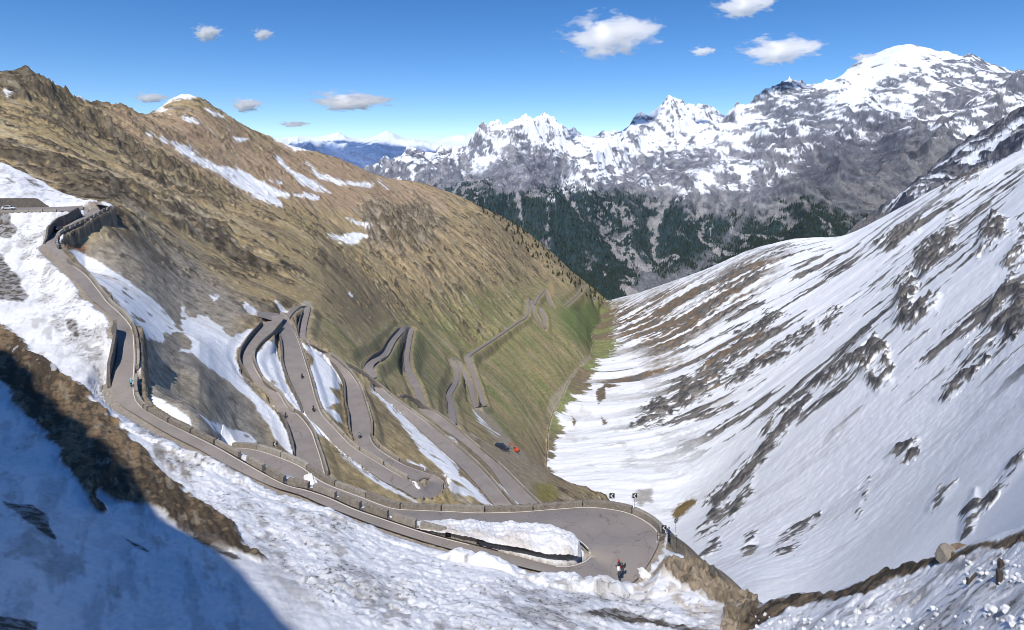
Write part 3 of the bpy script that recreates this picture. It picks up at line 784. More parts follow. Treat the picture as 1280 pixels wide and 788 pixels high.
snowL *= 1 - 0.8 * sstep(n_mid + 0.7 * n_fin, 0.62, 0.85)
C = C * np.array((1.05, 1.06, 1.02))
C = lerp(C, np.array(SNOW), snowL * Lm)
C = lerp(C, (0.62, 0.60, 0.57), snowL * Lm * sstep(stk2, 0.1, 0.7) * 0.6)

# snowy side
S = np.zeros_like(C); S[:] = SNOW
S = lerp(S, (0.79, 0.80, 0.815), sstep(onR(60, 6, 4.0, 0.66, 240), 0.0, 0.6) * 0.35)
RK = lerp(np.zeros_like(C) + np.array((0.20, 0.185, 0.165)), (0.085, 0.083, 0.085), sstep(crag + 0.5 * n_fin, -0.1, 0.6))
BRN = lerp(np.zeros_like(C) + np.array((0.20, 0.145, 0.095)), (0.15, 0.14, 0.125), sstep(n_mid, -0.2, 0.4))
strk2 = onR(52, 7, 8.0, 0.62, 250)
S = lerp(S, 1.0, 0 * brownr)
bm = brownr * sstep(strk2 + 0.30, 0.0, 0.12)
S = S + (BRN - S) * bm[..., None]
rk = np.clip(rockR * sstep(crag + n_mid * 0.8 + n_fin * .5 + 0.85, 0.0, 0.2) + rockS, 0, 1)
S = S + (RK - S) * rk[..., None]
midr = patch(shM, [(750,440),(800,440),(850,430),(900,400),(960,380),(960,450),(900,500),(850,500),(760,500),(735,470)], soft=20) * (1 - Lm)
S = S + (BRN - S) * (midr * sstep(strk2 - 0.30, 0, 0.12))[..., None]
lowf = patch(shM, [(690,500),(860,430),(900,560),(850,650),(740,640),(680,560)], soft=30) * (1 - Lm)
S = lerp(S, (0.52, 0.50, 0.48), lowf * sstep(fbm(X, Y * .6, 60, 5, pix, 0.6, 260) + .5 * n_fin * .5, 0.25, 0.6) * 0.5)
tip = patch(shM, [(790,622),(800,612),(815,610),(815,628),(800,632)], soft=3, wob=4 * n_fin) * (1 - Lm)
S = lerp(S, (0.22, 0.18, 0.14), tip * 0.7)
brt = patch(shM, [(838,640),(850,630),(866,622),(872,628),(858,640),(846,652)], soft=2, wob=3 * n_fin) * (1 - Lm)
S = lerp(S, (0.20, 0.14, 0.06), brt)
# river edge: brown banks with bare ground
vband = patch(shM, [(700,350),(775,380),(768,400),(768,420),(772,436),(752,452),(740,470),(735,486),(712,500),(704,515),(706,540),(690,560),(684,590),(600,560),(600,400)], soft=1.5, wob=9 * n_mid + 5 * n_fin) * (1 - Lm)
S = S + (lerp(np.zeros_like(C) + np.array((0.20, 0.16, 0.10)), GREEN, sstep(n_big, -.2, .5)) - S) * vband[..., None]
for pl in ([(744,490),(757,480),(757,498),(748,505)], [(752,522),(760,528),(754,532)], [(715,520),(721,527),(717,533)], [(752,478),(775,482),(760,486)]):
    mk = patch(shM, pl, soft=1, wob=2 * n_fin) * (1 - Lm)
    S = lerp(S, DKBR, mk)
Lh = (ZL > ZR).astype(float)
Ccov = np.where(Lh[..., None] > 0, C, S)

mat_slope = ground_mat('slope ground', 0.35, 0.35)
keepM = np.ones(X.shape, bool)
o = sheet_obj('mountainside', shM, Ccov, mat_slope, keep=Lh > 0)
o2 = sheet_obj('snow_slope', shM, Ccov, ground_mat('snow slope', 0.10, 0.12), keep=Lh < 1)

# ------------------------------------------------------------------ ground cover of the near slope
n1 = fbm(Xn, Yn, 12, 5, pn, 0.6, 300); n2 = fbm(Xn, Yn, 1.8, 4, pn, 0.65, 310)
sdir = fbm((Xn * 0.55 - Yn * 0.83) / 7, Xn * 0.83 + Yn * 0.55, 5, 5, pn, 0.6, 320)
D = np.zeros(Xn.shape + (3,)); D[:] = (0.84, 0.85, 0.87)
dirt = sstep(n1 + 0.8 * sdir + 0.5 * n2, -0.25, 0.8)
D = lerp(D, (0.42, 0.40, 0.385), dirt * (0.22 + 0.7 * deb))
D = lerp(D, (0.22, 0.20, 0.185), deb * sstep(n2 + 0.7 * sdir, 0.35, 0.8) * 0.75)
D = lerp(D, (0.66, 0.67, 0.69), deb * 0.35)
n3 = fbm(Xn, Yn, 0.7, 3, pn, .7, 330)
D = lerp(D, (0.10, 0.09, 0.08), deb * sstep(n3 + .5 * n1, 0.65, 0.85) * 0.8)
D = lerp(D, (0.55, 0.56, 0.58), (1 - deb) * sstep(fbm((Xn * 0.55 - Yn * 0.83) / 6, Xn * 0.83 + Yn * 0.55, 2.2, 5, pn, .65, 340), 0.0, 0.7) * 0.7)
D = lerp(D, (0.40, 0.38, 0.36), (1 - deb) * sstep(fbm((Xn * 0.55 - Yn * 0.83) / 3, Xn * 0.83 + Yn * 0.55, 5, 5, pn, .65, 345), 0.35, 0.8) * 0.6)
BR = 1.25 * lerp(lerp(np.zeros_like(D) + np.array((0.17, 0.12, 0.07)), (0.07, 0.052, 0.034), sstep(sdir + 0.6 * n2, -0.35, 0.3)), (0.26, 0.22, 0.16), sstep(fbm((Xn * 0.55 - Yn * 0.83) / 5, Xn * 0.83 + Yn * 0.55, 1.2, 4, pn, .65, 335), 0.35, .8) * .5)
D = D + (BR - D) * (bandM * sstep(1.15 - sstep(sdir + n1 * .6, 0.75, 1.1), 0, .3))[..., None]
D = lerp(D, (0.10, 0.085, 0.07), band2 * (0.65 + 0.35 * sstep(n2, -.2, .3)))
SCc = lerp(np.zeros_like(D) + np.array((0.30, 0.245, 0.18)), (0.17, 0.14, 0.10), sstep(n2 + .7 * n1, -0.2, 0.5))
D = D + (SCc - D) * scree[..., None]
RMc = lerp(np.zeros_like(D) + np.array((0.15, 0.115, 0.08)), (0.055, 0.045, 0.035), sstep(n2, -0.3, 0.4))
D = D + (RMc - D) * rim[..., None]
dirty = patch(shN, [(800,715),(850,705),(905,745),(905,790),(870,790),(840,752),(790,738)], soft=5, wob=wobn * .5)
D = lerp(D, (0.50, 0.42, 0.33), dirty * sstep(n2 + n1, -0.4, 0.5) * 0.6 * (1 - scree))
roadside = patch(shN, [(150,535),(200,560),(262,600),(300,640),(240,610),(180,565)], soft=5, wob=wobn * .8)
D = lerp(D, (0.16, 0.12, 0.075), roadside * sstep(sdir, -0.2, 0.3) * 0.8)
D = lerp(D, GRAV, (1 - sstep(distN, 0.3, 1.0)) * 0.9)
D = np.where(out[..., None], np.where((dmin > 0.2)[..., None], lerp(np.zeros_like(D) + np.array((0.24, 0.20, 0.15)), (0.14, 0.12, 0.09), sstep(n2, -.3, .3)), D), D)
upl = patch(shN, [(-300,180),(60,225),(100,252),(120,270),(60,300),(-300,300)], soft=6)
D = np.where((out & (upl > 0.5))[..., None], np.array((0.78, 0.8, 0.83)), D)
keepN = (~out) | (dmin < 26)
o = sheet_obj('near_snow_slope', shN, D, ground_mat('near slope ground', 1.6, 0.10), keep=keepN)

# ground from the viewpoint back up to the pass
def hill_behind():
    nx_, ny_ = 240, 150
    xs = np.linspace(-260, 420, nx_); ys = np.linspace(-160, 170, ny_)
    gx, gy = np.meshgrid(xs, ys)
    z = -5.0 + (-gy) * 0.12 - np.clip(gy, 0, 10) * 0.7 - np.clip(gy - 10, 0, 100) * 1.4
    z = z - 0.04 * np.abs(gx)
    # ridge that shades the lower left of the slope
    cx = np.array([-420., -131., -60., -26.5, -14., 8.]); cy = np.array([60., 19., 5., 3., -10., -30.]); cz = np.array([210., 113., 57., 26., 3., -6.])
    best = np.full(gx.shape, 1e9); hz = np.zeros(gx.shape)
    for i in range(5):
        dx, dy = cx[i + 1] - cx[i], cy[i + 1] - cy[i]
        t = np.clip(((gx - cx[i]) * dx + (gy - cy[i]) * dy) / (dx * dx + dy * dy), 0, 1)
        d = np.hypot(gx - cx[i] - t * dx, gy - cy[i] - t * dy); m = d < best
        best[m] = d[m]; hz[m] = (cz[i] + t * (cz[i + 1] - cz[i]))[m]
    back = (gy < np.interp(gx, cx, cy))
    z2 = hz - best * np.where(back, 0.9, 2.4) + 1.5 * fbm(gx, gy, 20, 4, None, .5, 400)
    z = np.maximum(z, z2)
    idx = np.arange(nx_ * ny_).reshape(ny_, nx_)
    F = np.stack([idx[:-1, :-1], idx[:-1, 1:], idx[1:, 1:], idx[1:, :-1]], -1).reshape(-1, 4)
    V = np.stack([gx, gy, z], -1).reshape(-1, 3)
    c = lerp(np.zeros(gx.shape + (3,)) + np.array((0.78, 0.80, 0.83)), (0.12, 0.09, 0.06), sstep(fbm(gx, gy, 30, 4, None, .6, 410), 0.1, 0.4)).reshape(-1, 3)
    ob = raw_mesh('pass_hill', V, F, ground_mat('pass hill', 1.0, 0.2), c); ob['kind'] = 'structure'
hill_behind()
# ------------------------------------------------------------------ far massif
shB = Sheet(200, 1430, 1250, 3200, 10800, 760)
shB.Z = shB.from_rows(tps_fit(B_PTS)); shB.R = shB.rowmap()
Xb, Yb, pb = shB.X, shB.Y, shB.pix
wxb = 140 * noise(Xb / 1500, Yb / 1500, 500); wyb = 140 * noise(Xb / 1500, Yb / 1500, 505)
mf = fbm(Xb + wxb, Yb + wyb, 1700, 8, pb, 0.46, 510, 'm')
spur = fbm(Xb + wxb, (Yb + wyb) * 0.45, 700, 7, pb, 0.45, 520, 'r')
Zb0 = shB.Z.copy()
fine = fbm(Xb + wxb, Zb0 * 1.2 + Yb * .3, 260, 6, pb, 0.58, 530, 'r')
front = sstep(Yb, 3400, 5200)
ortl0 = patch(shB, [(960,120),(1060,80),(1150,58),(1300,70),(1300,300),(1000,300),(940,220)], soft=25)
soft_top = 1 - 0.5 * patch(shB, [(1060,40),(1290,40),(1290,110),(1100,120),(1050,150),(1000,140)], soft=14)
topf = 1 - 0.45 * sstep(shB.Z / 1500.0 + 0 * Xb, 0.55, 1.0)
shB.Z += (mf * 170 * (0.3 + 0.7 * front) + spur * 70 * (0.4 + .6 * front) + fine * 20 + 30 * ortl0 * fbm((Xb + 1.1 * Zb0) * .5, Zb0 * 1.5 - Xb * .45, 240, 6, pb, 0.6, 571, 'r')) * soft_top * topf - 30 - 85 * (1 - ortl0) * sstep(Yb, 5000, 8000)
shB.Z = np.where(Yb > 9300, shB.Z - 400 * sstep(Yb, 9300, 10500), shB.Z)
shB.R = shB.rowmap()
nxb, nyb, nzb = shB.normals()
z = shB.Z; nb = fbm(Xb, Yb, 700, 5, pb, 0.55, 540); nf = fbm(Xb, z * 1.2 + Yb * .3, 120, 6, pb, 0.68, 550)
wch = 420 * noise(Yb / 1100, Xb / 1600, 565) + 160 * noise(Yb / 400, Xb / 500, 566)
vs = fbm(Xb + wch + 40 * nf, Yb * 0.10, 95, 5, pb, 0.66, 560)       # chutes running down the faces
B = np.zeros(Xb.shape + (3,)); ROCKB = np.array((0.195, 0.195, 0.205)); 
B[:] = ROCKB
B = lerp(B, (0.12, 0.117, 0.12), sstep(nf + .6 * vs, -.1, .6))
B = lerp(B, (0.34, 0.325, 0.31), sstep(vs - nf * .3, 0.12, 0.45) * 0.85)
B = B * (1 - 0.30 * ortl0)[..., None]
strata = np.sin(z / 14.0 + 3 * nb + 1.5 * nf) * 0.5 + 0.5
B = lerp(B, (0.09, 0.09, 0.105), strata * 0.25)
# forest
tree_line = -265 + 120 * nb + 60 * nf - 160 * sstep(shB.PX, 900, 1150) + 30 * sstep(shB.PX, 560, 640)
fz = sstep(tree_line - z, -20, 50)
FORZ1 = patch(shB, [(150,330),(560,215),(600,232),(640,235),(720,228),(760,238),(830,245),(880,262),(960,262),(985,240),(1060,270),(1120,290),(1290,400),(150,400)], soft=14, wob=12 * nf + 10 * nb)
forest = np.clip(fz * FORZ1 * (1 - sstep(vs + 0.35 * nf, 0.40, 0.50) * 0.95), 0, 1)
bare = patch(shB, [(780,375),(800,330),(830,340),(860,335),(900,300),(925,270),(935,275),(880,340),(850,372),(820,380)], soft=10, wob=10 * nf)
bare2 = sstep(nb + 0.5 * nf, 0.25, 0.5)
forest *= (1 - bare * 0.8) * (1 - bare2 * 0.12)
FOR = np.array((0.022, 0.040, 0.034))
B = B + (FOR - B) * forest[..., None]
# snow
sl = 20 + 160 * nb + 130 * nf + 190 * vs
sl = sl + 260 * sstep(shB.PX, 960, 1060) * (1 - sstep(shB.PX, 1160, 1230)) - 60 * sstep(shB.PX, 1160, 1230)
snow = sstep(z - sl, -25, 60)
snow *= sstep(nzb + 0.24 * fine + 0.10, 0.46, 0.62)
hi = sstep(z, 750, 1150)
snow = np.maximum(snow, hi * sstep(nzb + .3 * fine + .3, 0.5, 0.6))
for pl in ([(720,180),(760,170),(800,180),(780,215),(730,235),(690,238),(720,215)], [(800,225),(850,230),(880,205),(920,200),(970,200),(950,225),(890,240),(850,242)], [(960,160),(1000,130),(1020,180),(985,215),(960,225),(940,225)],
           [(980,140),(1060,95),(1100,75),(1060,120),(1050,150),(1010,180),(985,170)], [(590,190),(640,172),(620,195),(600,215),(590,205)]):
    snow = np.maximum(snow, patch(shB, pl, soft=5, wob=14 * nf + 8 * nb) * sstep(nzb + 0.3 * fine + 0.25, 0.5, 0.6))
wall = patch(shB, [(985,262),(1010,235),(1045,200),(1085,175),(1100,160),(1140,150),(1150,190),(1190,180),(1180,220),(1120,262),(1080,285),(1000,290)], soft=8, wob=16 * nf + 8 * nb)
snow *= 1 - wall * 0.93
conew = patch(shB, [(590,222),(625,200),(655,182),(690,195),(710,215),(700,235),(640,240),(590,240)], soft=6, wob=12 * nf)
snow *= 1 - conew * sstep(0.55 - vs, 0, 0.3) * 0.85
lam = fbm(Xb * .42 + .3 * z, z * 1.5 - Xb * .40 + .15 * Yb, 150, 6, pb, 0.68, 572); rib_ = fbm(Xb + .3 * Yb, z * .45, 170, 6, pb, 0.68, 573)
iso_ = fbm(Xb + .5 * z, z * 1.0 - .2 * Xb, 200, 7, pb, 0.66, 574, 'r') - .25
rn = 0.42 * lam + 0.55 * rib_ + 0.28 * iso_ + 0.7 * (0.60 - nzb) - 0.16 * sstep(z, 150, 420) * (1 - ortl0)
ortl = patch(shB, [(960,120),(1060,80),(1150,58),(1300,70),(1300,300),(1000,300),(940,220)], soft=25)
cap = patch(shB, [(1035,100),(1080,75),(1110,55),(1160,52),(1195,66),(1150,82),(1110,100),(1075,125),(1050,160),(1030,150),(1035,120)], soft=10, wob=10 * nf)
snow *= 1 - sstep(rn + 0.26 * ortl - 0.5 * cap - 0.2 * sstep(shB.PX, 800, 600), 0.16, 0.25) * 0.95
B = lerp(B, (0.86, 0.875, 0.90), np.clip(snow, 0, 1))
blue_patch = patch(shB, [(712,158),(722,150),(742,152),(748,158),(732,166),(718,174),(710,170)], soft=2, wob=4 * nf)
B = lerp(B, (0.05, 0.09, 0.20), blue_patch * .6)  # dark blue tint over a small patch near the skyline
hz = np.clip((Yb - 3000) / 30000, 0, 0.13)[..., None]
B = B * (1 - hz) + np.array((0.20, 0.30, 0.52)) * hz  # blue aerial haze mixed into the cover colours, stronger with distance
matB = ground_mat('hazed far rock and snow', 0.02, 6.0)
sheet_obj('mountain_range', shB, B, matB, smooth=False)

# nearer rocky shoulder on the right
shC = Sheet(880, 1440, 640, 1400, 3700, 420)
shC.Z = shC.from_rows(tps_fit(C_PTS)); Xc, Yc, pc = shC.X, shC.Y, shC.pix
Zc0 = shC.Z.copy(); mc = fbm(Xc, Yc * .5 + Zc0, 320, 8, pc, 0.5, 600, 'm')
ic = fbm(Xc, Yc * .55 + Zc0 * .35, 70, 7, pc, 0.70, 610); jc = fbm(Xc, Yc * .55 + Zc0 * .35, 120, 6, pc, 0.62, 615, 'r')
rockc = sstep(ic + 0.35 * jc + 0.02, -0.03, 0.05); nc_ = fbm(Xc, Yc * .6, 30, 4, pc, .65, 620)
shC.Z += mc * 26 + rockc * (7 + 8 * nc_) + 10 * jc - 22
shC.R = shC.rowmap(); a, b_, nzc = shC.normals()
Cc = np.zeros(Xc.shape + (3,)); Cc[:] = (0.78, 0.80, 0.84)
Cc = Cc + (lerp(np.zeros_like(Cc) + np.array((0.17, 0.16, 0.155)), (0.04, 0.04, 0.045), sstep(nc_ + .5 * ic, -.2, .35)) - Cc) * rockc[..., None]
slab = patch(shC, [(1050,292),(1075,272),(1110,262),(1112,285),(1090,298)], soft=5)
Cc = lerp(Cc, (0.17, 0.15, 0.13), slab * .9)
Cc = Cc * 0.92 + np.array((0.20, 0.30, 0.52)) * 0.08  # even touch of blue haze painted into rock and snow
sheet_obj('rocky_ridge', shC, Cc, ground_mat('hazed ridge rock', 0.06, 2.0), smooth=False)

# range on the horizon, its blue haze painted into the base colours
shD = Sheet(250, 720, 640, 20000, 42000, 200)
Xd, Yd = shD.X, shD.Y
crest = np.interp(shD.PX, [250,330,360,372,400,450,470,500,540,580,640,720], [172,172,172,168,172,173,168,173,177,172,174,178])
tt = (np.log(Yd) - math.log(20000)) / (math.log(42000) - math.log(20000))
rowd = np.where(tt < 0.72, 232 + (crest - 232) * (tt / 0.72) ** 0.8, crest + (tt - 0.72) * 120)
shD.Z = -(rowd - HY) / K * Yd + fbm(Xd, Yd, 5200, 7, shD.pix, 0.58, 700, 'm') * 230 - 40
nd = fbm(Xd, Yd, 3000, 5, shD.pix, .6, 710)
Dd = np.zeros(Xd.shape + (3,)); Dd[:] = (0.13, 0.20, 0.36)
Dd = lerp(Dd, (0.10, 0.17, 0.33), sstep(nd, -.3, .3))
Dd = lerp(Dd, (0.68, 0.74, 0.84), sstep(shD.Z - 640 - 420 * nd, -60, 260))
sheet_obj('distant_range', shD, Dd, ground_mat('distant hazed rock and snow', 0.002, 30.0))

# ------------------------------------------------------------------ valley floor reaching the horizon
nV = 60
V = []; F = []
rr = np.geomspace(3300, 120000, 40)
for r in rr:
    for a in np.linspace(-75, 75, nV):
        V.append((r * math.sin(math.radians(a)), r * math.cos(math.radians(a)), -1500 - min(r, 20000) * 0.02))
for i in range(39):
    for j in range(nV - 1):
        F.append((i * nV + j, (i + 1) * nV + j, (i + 1) * nV + j + 1, i * nV + j + 1))
o = raw_mesh('ground', V, F, plain('valley land', (0.05, 0.075, 0.05), 0.9, scale=0.001)); o['kind'] = 'structure'
# ------------------------------------------------------------------ carriageways, lines, walls
def asphalt(name, col):
    m, nt, b = new_mat(name)
    geo = N(nt, 'ShaderNodeNewGeometry')
    n1 = N(nt, 'ShaderNodeTexNoise'); n1.inputs['Scale'].default_value = 0.25; n1.inputs['Detail'].default_value = 6
    n2 = N(nt, 'ShaderNodeTexNoise'); n2.inputs['Scale'].default_value = 6; n2.inputs['Detail'].default_value = 4
    vo = N(nt, 'ShaderNodeTexVoronoi', feature='DISTANCE_TO_EDGE'); vo.inputs['Scale'].default_value = 0.22
    nw = N(nt, 'ShaderNodeTexNoise'); nw.inputs['Scale'].default_value = 0.6; nw.inputs['Detail'].default_value = 5
    wv = N(nt, 'ShaderNodeVectorMath', operation='MULTIPLY_ADD'); wv.inputs[1].default_value = (3, 3, 0.1)
    for n in (n1, n2, nw):
        nt.links.new(geo.outputs['Position'], n.inputs['Vector'])
    nt.links.new(nw.outputs['Color'], wv.inputs[0]); nt.links.new(geo.outputs['Position'], wv.inputs[2]); nt.links.new(wv.outputs[0], vo.inputs['Vector'])
    mx = N(nt, 'ShaderNodeMix', data_type='RGBA'); mx.inputs[6].default_value = (*[c * .74 for c in col], 1); mx.inputs[7].default_value = (*[c * 1.22 for c in col], 1)
    ad = N(nt, 'ShaderNodeMath', operation='MULTIPLY_ADD'); nt.links.new(n2.outputs['Fac'], ad.inputs[0]); ad.inputs[1].default_value = 0.5; nt.links.new(n1.outputs['Fac'], ad.inputs[2])
    s = N(nt, 'ShaderNodeMath', operation='SUBTRACT'); nt.links.new(ad.outputs[0], s.inputs[0]); s.inputs[1].default_value = 0.25
    nt.links.new(s.outputs[0], mx.inputs[0])
    lt = N(nt, 'ShaderNodeMapRange'); lt.inputs[1].default_value = 0.0; lt.inputs[2].default_value = 0.012; lt.inputs[3].default_value = 0.62; lt.inputs[4].default_value = 1.0
    nt.links.new(vo.outputs['Distance'], lt.inputs[0])
    m2 = N(nt, 'ShaderNodeVectorMath', operation='SCALE'); nt.links.new(mx.outputs[2], m2.inputs[0]); nt.links.new(lt.outputs[0], m2.inputs['Scale'])
    nt.links.new(m2.outputs[0], b.inputs['Base Color']); b.inputs['Roughness'].default_value = 0.85; b.inputs['Specular IOR Level'].default_value = 0.3
    bp = N(nt, 'ShaderNodeBump'); bp.inputs['Distance'].default_value = 0.01; nt.links.new(n2.outputs['Fac'], bp.inputs['Height']); nt.links.new(bp.outputs['Normal'], b.inputs['Normal'])
    return m


def stone(name, col, dark):
    """rubble masonry: voronoi stones with joints"""
    m, nt, b = new_mat(name)
    geo = N(nt, 'ShaderNodeNewGeometry')
    vo = N(nt, 'ShaderNodeTexVoronoi', feature='F1'); vo.inputs['Scale'].default_value = 2.6
    ve = N(nt, 'ShaderNodeTexVoronoi', feature='DISTANCE_TO_EDGE'); ve.inputs['Scale'].default_value = 2.6
    n1 = N(nt, 'ShaderNodeTexNoise'); n1.inputs['Scale'].default_value = 1.2; n1.inputs['Detail'].default_value = 7
    n3 = N(nt, 'ShaderNodeTexNoise'); n3.inputs['Scale'].default_value = 9; n3.inputs['Detail'].default_value = 4
    for n in (vo, ve, n1, n3):
        nt.links.new(geo.outputs['Position'], n.inputs['Vector'])
    bw = N(nt, 'ShaderNodeRGBToBW'); nt.links.new(vo.outputs['Color'], bw.inputs[0])
    ad = N(nt, 'ShaderNodeMath', operation='MULTIPLY_ADD'); nt.links.new(bw.outputs[0], ad.inputs[0]); ad.inputs[1].default_value = 0.55; nt.links.new(n1.outputs['Fac'], ad.inputs[2])
    s = N(nt, 'ShaderNodeMath', operation='SUBTRACT'); nt.links.new(ad.outputs[0], s.inputs[0]); s.inputs[1].default_value = 0.3
    mx = N(nt, 'ShaderNodeMix', data_type='RGBA'); mx.inputs[6].default_value = (*dark, 1); mx.inputs[7].default_value = (*col, 1)
    nt.links.new(s.outputs[0], mx.inputs[0])
    jt = N(nt, 'ShaderNodeMapRange'); jt.inputs[1].default_value = 0; jt.inputs[2].default_value = 0.06; jt.inputs[3].default_value = 0.55; jt.inputs[4].default_value = 1
    nt.links.new(ve.outputs['Distance'], jt.inputs[0])
    # odd black lichen spots
    sp = N(nt, 'ShaderNodeMapRange'); sp.inputs[1].default_value = 0.62; sp.inputs[2].default_value = 0.68; sp.inputs[3].default_value = 1; sp.inputs[4].default_value = 0.45
    nt.links.new(n3.outputs['Fac'], sp.inputs[0])
    mm = N(nt, 'ShaderNodeMath', operation='MULTIPLY'); nt.links.new(jt.outputs[0], mm.inputs[0]); nt.links.new(sp.outputs[0], mm.inputs[1])
    m2 = N(nt, 'ShaderNodeVectorMath', operation='SCALE'); nt.links.new(mx.outputs[2], m2.inputs[0]); nt.links.new(mm.outputs[0], m2.inputs['Scale'])
    nt.links.new(m2.outputs[0], b.inputs['Base Color']); b.inputs['Roughness'].default_value = 0.92; b.inputs['Specular IOR Level'].default_value = 0.2
    bp = N(nt, 'ShaderNodeBump'); bp.inputs['Distance'].default_value = 0.05; nt.links.new(ve.outputs['Distance'], bp.inputs['Height']); nt.links.new(bp.outputs['Normal'], b.inputs['Normal'])
    return m


M_ROAD = asphalt('asphalt', (0.265, 0.235, 0.215)); M_LINE = plain('road paint', (0.66, 0.63, 0.58), 0.7, var=0.2, scale=1.5)
M_WALL = stone('parapet stone', (0.40, 0.36, 0.30), (0.23, 0.205, 0.175)); M_WALLS = [M_WALL, stone('parapet stone pale', (0.47, 0.43, 0.365), (0.30, 0.27, 0.23)), stone('parapet stone weathered', (0.33, 0.29, 0.24), (0.17, 0.15, 0.125))]; M_RET = stone('retaining stone', (0.24, 0.21, 0.18), (0.11, 0.10, 0.09))
M_KERB = plain('kerb concrete', (0.42, 0.38, 0.33), 0.85, var=0.25, scale=0.8)


def ribbon(name, rd, i0=0, i1=None, lift=0.05):
    i1 = rd.n if i1 is None else i1
    V = []; F = []
    ts = [0, .2, .5, .8, 1]
    for i in range(i0, i1):
        for t in ts:
            p = rd.A[i] * (1 - t) + rd.B[i] * t
            V.append((p[0], p[1], p[2] + lift + 0.05 * (1 - abs(2 * t - 1))))
    k = len(ts)
    for i in range(i1 - i0 - 1):
        for j in range(k - 1):
            F.append((i * k + j, i * k + j + 1, (i + 1) * k + j + 1, (i + 1) * k + j))
    # skirts so the slab has an edge
    o = raw_mesh(name, V, F, M_ROAD, smooth=True); o['kind'] = 'structure'
    return o


def offset_path(rd, side, d, i0=0, i1=None):
    """points beside an edge: d metres outward from side 'A' or 'B'"""
    i1 = rd.n if i1 is None else i1
    i0, i1 = min(i0, i1), max(i0, i1)
    E = (rd.A if side == 'A' else rd.B)[i0:i1].copy()
    O = (rd.B if side == 'A' else rd.A)[i0:i1]
    v = (E - O)[:, :2]; v /= np.linalg.norm(v, axis=1)[:, None] + 1e-9
    # smoother outward direction from the path tangent
    E[:, :2] += v * d
    return E


def dedupe(p, m=0.25):
    out = [p[0]]
    for q in p[1:]:
        if np.linalg.norm((q - out[-1])[:2]) > m:
            out.append(q)
    return np.array(out)


def line(name, rd, side, d=-0.28, w=0.15, lift=0.085, i0=0, i1=None, mat=None):
    p = dedupe(offset_path(rd, side, d, i0, i1), 0.5); q = offset_path(rd, side, d - w, i0, i1)
    t = np.gradient(p[:, :2], axis=0); t /= np.linalg.norm(t, axis=1)[:, None] + 1e-9
    nrm = np.stack([-t[:, 1], t[:, 0]], 1)
    V = []; F = []
    for a, n_ in zip(p, nrm):
        V.append((a[0] - n_[0] * w / 2, a[1] - n_[1] * w / 2, a[2] + lift)); V.append((a[0] + n_[0] * w / 2, a[1] + n_[1] * w / 2, a[2] + lift))
    for i in range(len(p) - 1):
        F.append((2 * i, 2 * i + 1, 2 * i + 3, 2 * i + 2))
    o = raw_mesh(name, V, F, mat or M_LINE); o['kind'] = 'structure'


def resample(p, step):
    s = np.concatenate([[0], np.cumsum(np.linalg.norm(np.diff(p[:, :2], axis=0), axis=1))])
    q = np.arange(0, s[-1], step)
    return np.stack([np.interp(q, s, p[:, k]) for k in range(3)], 1), s[-1]


def strip_mesh(p, thick, top, bottom, batter=0.0, jag=0.0, seed=0):
    """closed wall body along path p: returns V, F"""
    t = np.gradient(p[:, :2], axis=0); t /= np.linalg.norm(t, axis=1)[:, None] + 1e-9
    nrm = np.stack([-t[:, 1], t[:, 0]], 1); r = np.random.default_rng(seed)
    n = len(p); V = []
    top = np.broadcast_to(top, n); bottom = np.broadcast_to(bottom, n)
    for i in range(n):
        j1, j2 = r.uniform(-jag, jag, 2); a = p[i]; m = nrm[i]
        h = thick / 2
        V += [(a[0] - m[0] * (h + batter), a[1] - m[1] * (h + batter), a[2] - bottom[i]), (a[0] - m[0] * h, a[1] - m[1] * h, a[2] + top[i] + j1),
              (a[0] + m[0] * h, a[1] + m[1] * h, a[2] + top[i] + j2), (a[0] + m[0] * (h + batter), a[1] + m[1] * (h + batter), a[2] - bottom[i])]
    F = []
    for i in range(n - 1):
        for k in range(4):
            k2 = (k + 1) % 4
            F.append((4 * i + k, 4 * i + k2, 4 * i + 4 + k2, 4 * i + 4 + k))
    F.append((0, 3, 2, 1)); e = 4 * (n - 1); F.append((e, e + 1, e + 2, e + 3))
    return V, F


M_WET = plain('meltwater', (0.035, 0.030, 0.028), 0.25, var=.3)


def parapet(rd, side, i0, i1, label, seg=5.0, gap=0.45, h=0.85, th=0.5, drop=2.5, d=0.42, group=None, mat=None, jag=0.02):
    """low stone parapet in separate lengths on top of the retaining wall that carries the road"""
    p = dedupe(offset_path(rd, side, d, i0, i1))
    p, tot = resample(p, 0.8)
    if len(p) < 3: return
    root = empty('stone_parapet', tuple(p[len(p) // 2])); tag(root, label, 'parapet wall', group or 'stone parapets along the pass road')
    inv = np.array(p[len(p) // 2])
    if drop > 0:
        V, F = strip_mesh(p - inv, th + 0.12, -0.02, drop, batter=0.15)
        raw_mesh('retaining_wall', V, F, M_RET, smooth=False, parent=root)
    n_seg = max(1, int(tot / seg)); n_seg = min(n_seg, 40); per = tot / n_seg
    s = np.arange(len(p)) * 0.8
    for k in range(n_seg):
        a, b = k * per + gap / 2, (k + 1) * per - gap / 2
        q = np.linspace(a, b, max(3, int((b - a) / 0.8)))
        pp = np.stack([np.interp(q, s, p[:, c]) for c in range(3)], 1) - inv
        V, F = strip_mesh(pp, th, h * random.uniform(.86, 1.08), 0.05, jag=jag, seed=k)
        raw_mesh('wall_segment', V, F, mat or random.choice(M_WALLS), smooth=False, parent=root)
    return root


